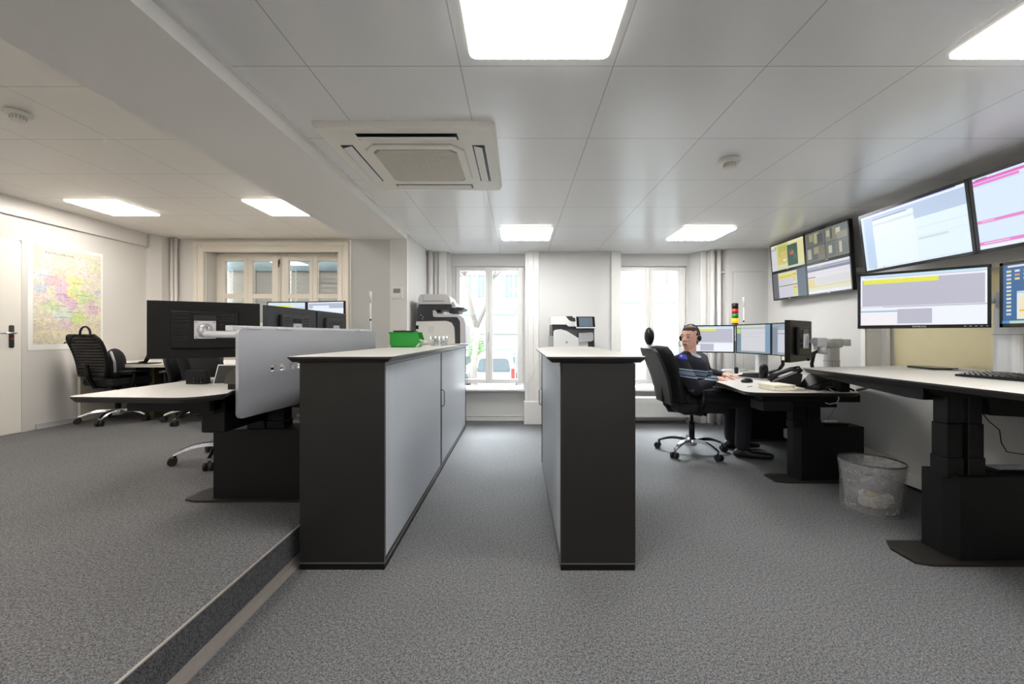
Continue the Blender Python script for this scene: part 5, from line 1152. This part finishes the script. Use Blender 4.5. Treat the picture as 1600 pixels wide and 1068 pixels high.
# clip-on glass item and bottle
b = MB(); b.lathe([(.0, 0), (.02, 0), (.022, .06), (.016, .07), (0, .07)], (2.42, 4.62, zd+.001), 14); b.build('dispenser', BLACK, None, label='tiny black dispenser at the foot of the bright monitor', cat='dispenser')
b = MB(); b.box(2.25, 2.36, 4.55, 4.62, zd+.001, zd+.05, .006); b.build('tissue_box', LGREY, None, label='small pale box behind the keyboard under the bright monitor', cat='box')
b = MB(); b.box(2.50, 2.515, 3.90, 3.95, .91, .945); b.build('sticky_note', mat('note_yellow', (236, 228, 190), .8), None, label='pale sticky note hanging below the grey-screened monitor', cat='note')
b = MB(); b.box(2.0, 2.55, 4.72, 4.86, zd+.001, zd+.006); b.build('paper_sheets', WHITE, None, label='white paper sheets behind the keyboard on the lower desk', cat='papers')
# items on high desk
b = MB(T(2.98, 3.0, zh+.001, -.2)); b.prism(rpoly([(-.08, -.13), (.08, -.13), (.08, .13), (-.08, .13)], .02), 0, .014); b.build('tablet', BLACKG, None, label='flat black tablet near the back of the high desk', cat='tablet')
b = MB(); b.tube([(2.99, 2.87, zh+.008), (3.02, 2.78, zh+.004), (3.10, 2.70, zh+.004), (3.12, 2.60, zh+.004)], .003, 6); b.build('tablet_cable', GREYP, None, label='thin grey cable trailing from the black tablet', cat='cable')
b = MB(T(2.78, 2.75, zh+.0005, .1)); b.box(-.15, .15, -.11, .11, 0, .0015); b.build('paper_sheet', WHITE, None, label='white paper sheet lying left of the keyboard on the high desk', cat='paper')
b = MB(); b.box(XR+.186, XR+.191, 1.2, 3.70, .81, 1.61); b.build('pin_board', BEIGE, None, label='beige board set into the wall recess behind the high desk', cat='board')
t = thing('keypad', 'black numeric keypad resting on the near pedestal box', 'keypad', (2.6, 2.25, .431)); b = MB(T(2.58, 2.20, .4315, 0)); b.box(-.09, .12, -.05, .05, 0, .014, .003, 1); b.build('keypad_body', BLACK, t)
keys(T(2.595, 2.20, .4315, 0), .19, .08, .014, GREYP, t, 12, 4)
b = MB(); b.tube([(2.56, 2.3, .72), (2.60, 2.3, .67), (2.66, 2.3, .62), (2.67, 2.3, .55), (2.70, 2.3, .50), (2.80, 2.3, .485)], .0025, 6); b.build('hanging_cable', BLACK, None, label='thin black cable dangling beneath the high desk', cat='cable')
# under-desk cables left
b = MB(); b.tube([(-1.5, 2.75, .80), (-1.42, 2.72, .70), (-1.34, 2.7, .672), (-1.26, 2.72, .672), (-1.22, 2.74, .75), (-1.28, 2.75, .78)], .012, 8); b.tube([(-1.4, 2.8, .80), (-1.30, 2.78, .69), (-1.22, 2.78, .672), (-1.18, 2.8, .70)], .009, 8); b.build('cable_bundle', BLACK, None, label='black cable bundle under the raised desk behind the silver screen', cat='cable')
# waste basket
def wirebasket():
    cx_, cy_ = 2.335, 2.75; t = thing('waste_basket', 'wire-mesh waste basket with clear bag liner beside the near pedestal', 'waste basket', (cx_, cy_, 0))
    r0, r1, hh, tilt = .134, .172, .315, .03
    m = bpy.data.materials.new('wire_mesh'); m.use_nodes = True; nt = m.node_tree; nt.nodes.clear()
    o = nt.nodes.new('ShaderNodeOutputMaterial'); tr = nt.nodes.new('ShaderNodeBsdfTransparent'); pr = nt.nodes.new('ShaderNodeBsdfPrincipled'); pr.inputs['Base Color'].default_value = (.60, .58, .56, 1); pr.inputs['Metallic'].default_value = .4; pr.inputs['Roughness'].default_value = .4
    mx = nt.nodes.new('ShaderNodeMixShader'); mx.inputs[0].default_value = .42
    tc = nt.nodes.new('ShaderNodeTexCoord'); wv = nt.nodes.new('ShaderNodeTexWave'); wv.inputs['Scale'].default_value = 150; wv.bands_direction = 'Z'
    rp = nt.nodes.new('ShaderNodeValToRGB'); rp.color_ramp.elements[0].color = (.24, .24, .24, 1); rp.color_ramp.elements[1].color = (.36, .36, .36, 1)
    nt.links.new(tc.outputs['Object'], wv.inputs[0]); nt.links.new(wv.outputs[1], rp.inputs[0]); nt.links.new(rp.outputs[0], mx.inputs[0])
    nt.links.new(tr.outputs[0], mx.inputs[1]); nt.links.new(pr.outputs[0], mx.inputs[2]); nt.links.new(mx.outputs[0], o.inputs[0])
    b = MB()
    b.lathe([(0, .004), (r0, .004), (r0+.003, .01), (r0+.02, .16), (r1, hh)], (cx_, cy_, 0), 40, cap=False); b.build('mesh_wall', m, t)
    b = MB(); b.tube([(cx_+r1*math.cos(a*PI/20), cy_+r1*math.sin(a*PI/20), hh) for a in range(41)], .006, 8); b.build('rim', mat('dark_wire', (90, 90, 92), .3, metal=.7), t)
    b = MB(); b.tube([(cx_+r0*math.cos(a*PI/20), cy_+r0*math.sin(a*PI/20), .008) for a in range(41)], .006, 8); b.build('bottom_ring', mat('dark_wire', (90, 90, 92), .3, metal=.7), t)
    # liner
    lm = bpy.data.materials.new('clear_liner'); lm.use_nodes = True; nt = lm.node_tree; nt.nodes.clear()
    o = nt.nodes.new('ShaderNodeOutputMaterial'); tr = nt.nodes.new('ShaderNodeBsdfTransparent'); tr.inputs[0].default_value = (.95, .95, .95, 1); gl = nt.nodes.new('ShaderNodeBsdfPrincipled'); gl.inputs['Base Color'].default_value = (.75, .75, .76, 1); gl.inputs['Roughness'].default_value = .2
    mx = nt.nodes.new('ShaderNodeMixShader'); mx.inputs[0].default_value = .30
    nz = nt.nodes.new('ShaderNodeTexNoise'); nz.inputs['Scale'].default_value = 9; nz.inputs['Distortion'].default_value = 1.2; bp = nt.nodes.new('ShaderNodeBump'); bp.inputs['Strength'].default_value = 1; bp.inputs['Distance'].default_value = .03
    rp = nt.nodes.new('ShaderNodeValToRGB'); rp.color_ramp.elements[0].position = .4; rp.color_ramp.elements[0].color = (.10, .10, .10, 1); rp.color_ramp.elements[1].position = .66; rp.color_ramp.elements[1].color = (.34, .34, .34, 1)
    nt.links.new(nz.outputs[0], bp.inputs['Height']); nt.links.new(bp.outputs[0], gl.inputs['Normal']); nt.links.new(nz.outputs[0], rp.inputs[0]); nt.links.new(rp.outputs[0], mx.inputs[0])
    nt.links.new(tr.outputs[0], mx.inputs[1]); nt.links.new(gl.outputs[0], mx.inputs[2]); nt.links.new(mx.outputs[0], o.inputs[0])
    ln = thing('bin_liner', 'crumpled clear plastic bag lining the waste basket', 'plastic bag', (cx_, cy_, .02))
    from mathutils import noise
    def fn(a, c):
        ang = a*2*PI; z_ = hh+.004-c*.13 if c < 1 else 0
        r = r1+.010-.03*c*.45+.005*noise.noise(Vector((math.cos(ang)*6, math.sin(ang)*6, c*7)))
        return Vector((cx_+r*math.cos(ang), cy_+r*math.sin(ang), z_))
    b = MB(); b.grid(fn, 72, 10); b.build('bag_cuff', lm, ln)
    def fn2(a, c):
        ang = a*2*PI; z_ = hh-c*(hh-.03); r = (r1-.008)*(1-c*.3)+.008*noise.noise(Vector((math.cos(ang)*5, math.sin(ang)*5, c*6)))
        return Vector((cx_+r*math.cos(ang), cy_+r*math.sin(ang), z_))
    b = MB(); b.grid(fn2, 72, 14); b.build('bag_inner', lm, ln)
    b = MB(T(cx_-.02, cy_-.04, .10) @ Matrix.Rotation(.35, 4, 'Y')); b.ball((0, 0, 0), (.075, .02, .02), 3); b.build('fruit_peel', mat('peel_yellow', (196, 176, 60), .6, var=.2, vscale=30), None, label='yellowish fruit peel inside the waste basket', cat='peel')
    b = MB()
    for k in range(5): hull(b, [((cx_+random.uniform(-.06, .06), cy_+random.uniform(-.06, .06), .05+random.uniform(0, .04)), .04), ((cx_+random.uniform(-.06, .06), cy_+random.uniform(-.06, .06), .05), .035)], 1)
    b.build('crumpled_tissue', mat('tissue_beige', (206, 196, 180), .8, bump=1, bscale=30), None, label='crumpled beige tissues at the bottom of the waste basket', cat='tissue')
wirebasket()
# ============================================================ OUTSIDE
FAC = mat('pale_facade', (158, 162, 160), .8); GZ = -1.2
b = MB(); b.box(-14, 18, 6.3, 40, GZ-.2, GZ); struct('ground', b, mat('street_grey', (130, 132, 132), .8))
t = thing('building', 'pale apartment building across the street seen through the office windows', 'building', (0, 24, GZ))
b = MB(); b.box(-9, 12, 24, 30, GZ, 12); b.build('facade', FAC, t)
for zz in (1.25, 4.6): b = MB(); b.box(-9, 12, 23.9, 24, zz, zz+.12); b.build('ledge', mat('ledge_grey', (200, 206, 206), .7), t)
WD = mat('facade_glass', (120, 140, 146), .2)
for x in (-3.1, -2.35, -.75, -.25, 2.0, 2.6): 
    b = MB(); b.box(x, x+.42, 23.95, 24, 3.4, 4.55); wf = b.build('facade_window', WD, t); b = MB(); b.box(x-.06, x, 23.9, 24, 3.3, 4.65); b.box(x+.42, x+.48, 23.9, 24, 3.3, 4.65); b.box(x+.19, x+.22, 23.93, 23.96, 3.4, 4.55); b.build('window_trim', WHITE, wf)
for x in (-3.2, -1.5, -.1): b = MB(); b.box(x, x+1.3, 23.93, 24, 2.35, 2.75); b.build('awning_strip', mat('pale_blue', (150, 190, 205), .6), t)
# bare street tree
def tree(x, y, label, h=6):
    t = thing('tree', label, 'tree', (x, y, GZ)); b = MB(); rnd = random.Random(4)
    def br(p, d, L, r, n):
        q = p+d*L*.5+Vector((rnd.uniform(-.08, .08), rnd.uniform(-.08, .08), 0)); e = p+d*L; b.tube([p, q, e], [r, r*.8, r*.6], 6)
        if n:
            for k in range(3):
                nd = (d+Vector((rnd.uniform(-.9, .9), rnd.uniform(-.6, .6), rnd.uniform(-.2, .4)))).normalized(); br(e, nd, L*.66, r*.52, n-1)
    br(Vector((x, y, GZ)), Vector((.03, 0, 1)), 2.6, .13, 5); b.build('trunk', mat('bark', (140, 134, 126), .9, bump=.5, bscale=20), t)
tree(-1.38, 13, 'bare leafless street tree in front of the pale building')
rnd = random.Random(9); t = thing('shrub', 'green leafy shrub behind the parked car', 'shrub', (-2.2, 21.6, GZ)); b = MB()
for k in range(420):
    a = rnd.uniform(0, 2*PI); r = rnd.uniform(0, .45); z_ = rnd.uniform(-.3, 1.0); M = T(-2.2+r*math.cos(a), 21.6+r*math.sin(a), z_) @ Matrix.Rotation(rnd.uniform(0, 3), 4, 'X') @ Matrix.Rotation(rnd.uniform(0, 3), 4, 'Z')
    b.M = M; b.prism([(-.09, 0), (0, -.03), (.09, 0), (0, .03)], 0, .004)
b.build('foliage', mat('leaf_green', (120, 160, 90), .7), t); b = MB(); b.cyl((-2.2, 21.6, GZ), (-2.2, 21.6, .5), .05); b.build('stem', mat('bark', (150, 142, 130)), t)
# railing
t = thing('railing', 'thin metal railing in front of the pale building', 'railing', (0, 16, 0)); b = MB()
for z_ in (-.05, .18, .40): b.cyl((-4, 22.6, z_), (5, 22.6, z_), .025, seg=6)
for k in range(10): b.cyl((-4+k, 22.6, GZ), (-4+k, 22.6, .42), .03, seg=6)
b.build('rails', mat('rail_grey', (150, 154, 156), .4), t)
# cars
def car(x, y, label):
    t = thing('car', label, 'car', (x, y, GZ)); M = T(x, y, GZ); w = .84
    side = [(0, .3), (0, .85), (.04, .98), (.10, 1.1), (.30, 1.56), (2.4, 1.60), (3.1, 1.02), (4.1, .88), (4.15, .3)]
    b = MB(M); A = []
    for (yy, zz) in side: 
        tw = w-.16*max(0, (zz-.95)/.6); A.append((tw, yy, zz))
    L_ = [b.bm.verts.new((-p[0], p[1], p[2])) for p in A]; R_ = [b.bm.verts.new((p[0], p[1], p[2])) for p in A]; fs = [b.bm.faces.new(L_), b.bm.faces.new(R_[::-1])]; n = len(A)
    for i in range(n): fs.append(b.bm.faces.new((L_[i], R_[i], R_[(i+1) % n], L_[(i+1) % n])))
    bmesh.ops.recalc_face_normals(b.bm, faces=fs)
    for v in b.bm.verts: v.co = M @ v.co
    b.M = None; bmesh.ops.bevel(b.bm, geom=b.bm.edges[:], offset=.06, segments=2, affect='EDGES'); b.build('car_body', mat('white_car_paint', (240, 240, 240), .25), t)
    gm = mat('car_glass', (90, 104, 108), .12)
    b = MB(M); b.prism(rpoly([(-.66, .92), (.66, .92), (.56, 1.46), (-.56, 1.46)], .14), .02, .50, 'y', poly2=rpoly([(-.66, .92), (.66, .92), (.56, 1.46), (-.56, 1.46)], .14)); b.build('rear_window', gm, t)
    b = MB(M)
    for s_ in (-1, 1): b.prism([(.8, 1.05), (2.9, 1.05), (2.35, 1.45), (.95, 1.45)], s_*.70, s_*.80, 'x')
    b.build('side_window', gm, t)
    for s_ in (-1, 1): b = MB(M); b.box(s_*.74-.07, s_*.74+.07, -.03, .1, .68, 1.08, .02); b.build('tail_light', mat('tail_red', (210, 60, 55), .3), t)
    for s_ in (-1, 1):
        for yy in (.75, 3.35): b = MB(M); b.cyl((s_*.7, yy, .31), (s_*.87, yy, .31), .31, seg=20); b.build('wheel', RUBBER, t)
car(-.95, 16.0, 'white hatchback parked outside the left office window, seen from behind')
car(-3.0, 16.6, 'second white car outside, partly hidden at the left window edge')
# downpipe outside window 2 and opposite wing
t = thing('building', 'white building wing close outside the right office window', 'building', (5, 11, GZ)); b = MB(); b.box(2.2, 8, 11, 14, GZ, 4); b.build('facade', FAC, t)
b = MB(); b.box(2.1, 5, 10.9, 11.0, 2.02, 2.10); b.build('ledge', mat('ledge_grey', (200, 206, 206), .7), t)
b = MB(); b.cyl((2.95, 9.8, GZ), (2.95, 9.8, 5), .05); b.tube([(2.95, 9.8, 2.9), (2.6, 9.8, 3.1), (2.3, 9.8, 3.1)], .05); b.build('street_post', mat('post_grey', (190, 200, 202), .4), None, label='thin grey post outside behind the left pane of the right window', cat='post')
b = MB(); pts = [(2.03+(.004 if k % 2 else -.004), 5.70, 2.0-k*.03) for k in range(46)]; b.tube(pts, .006, 5); b.build('blind_chain', LGREY, None, label='pale beaded blind chain behind the right pane of the right window', cat='blind chain')
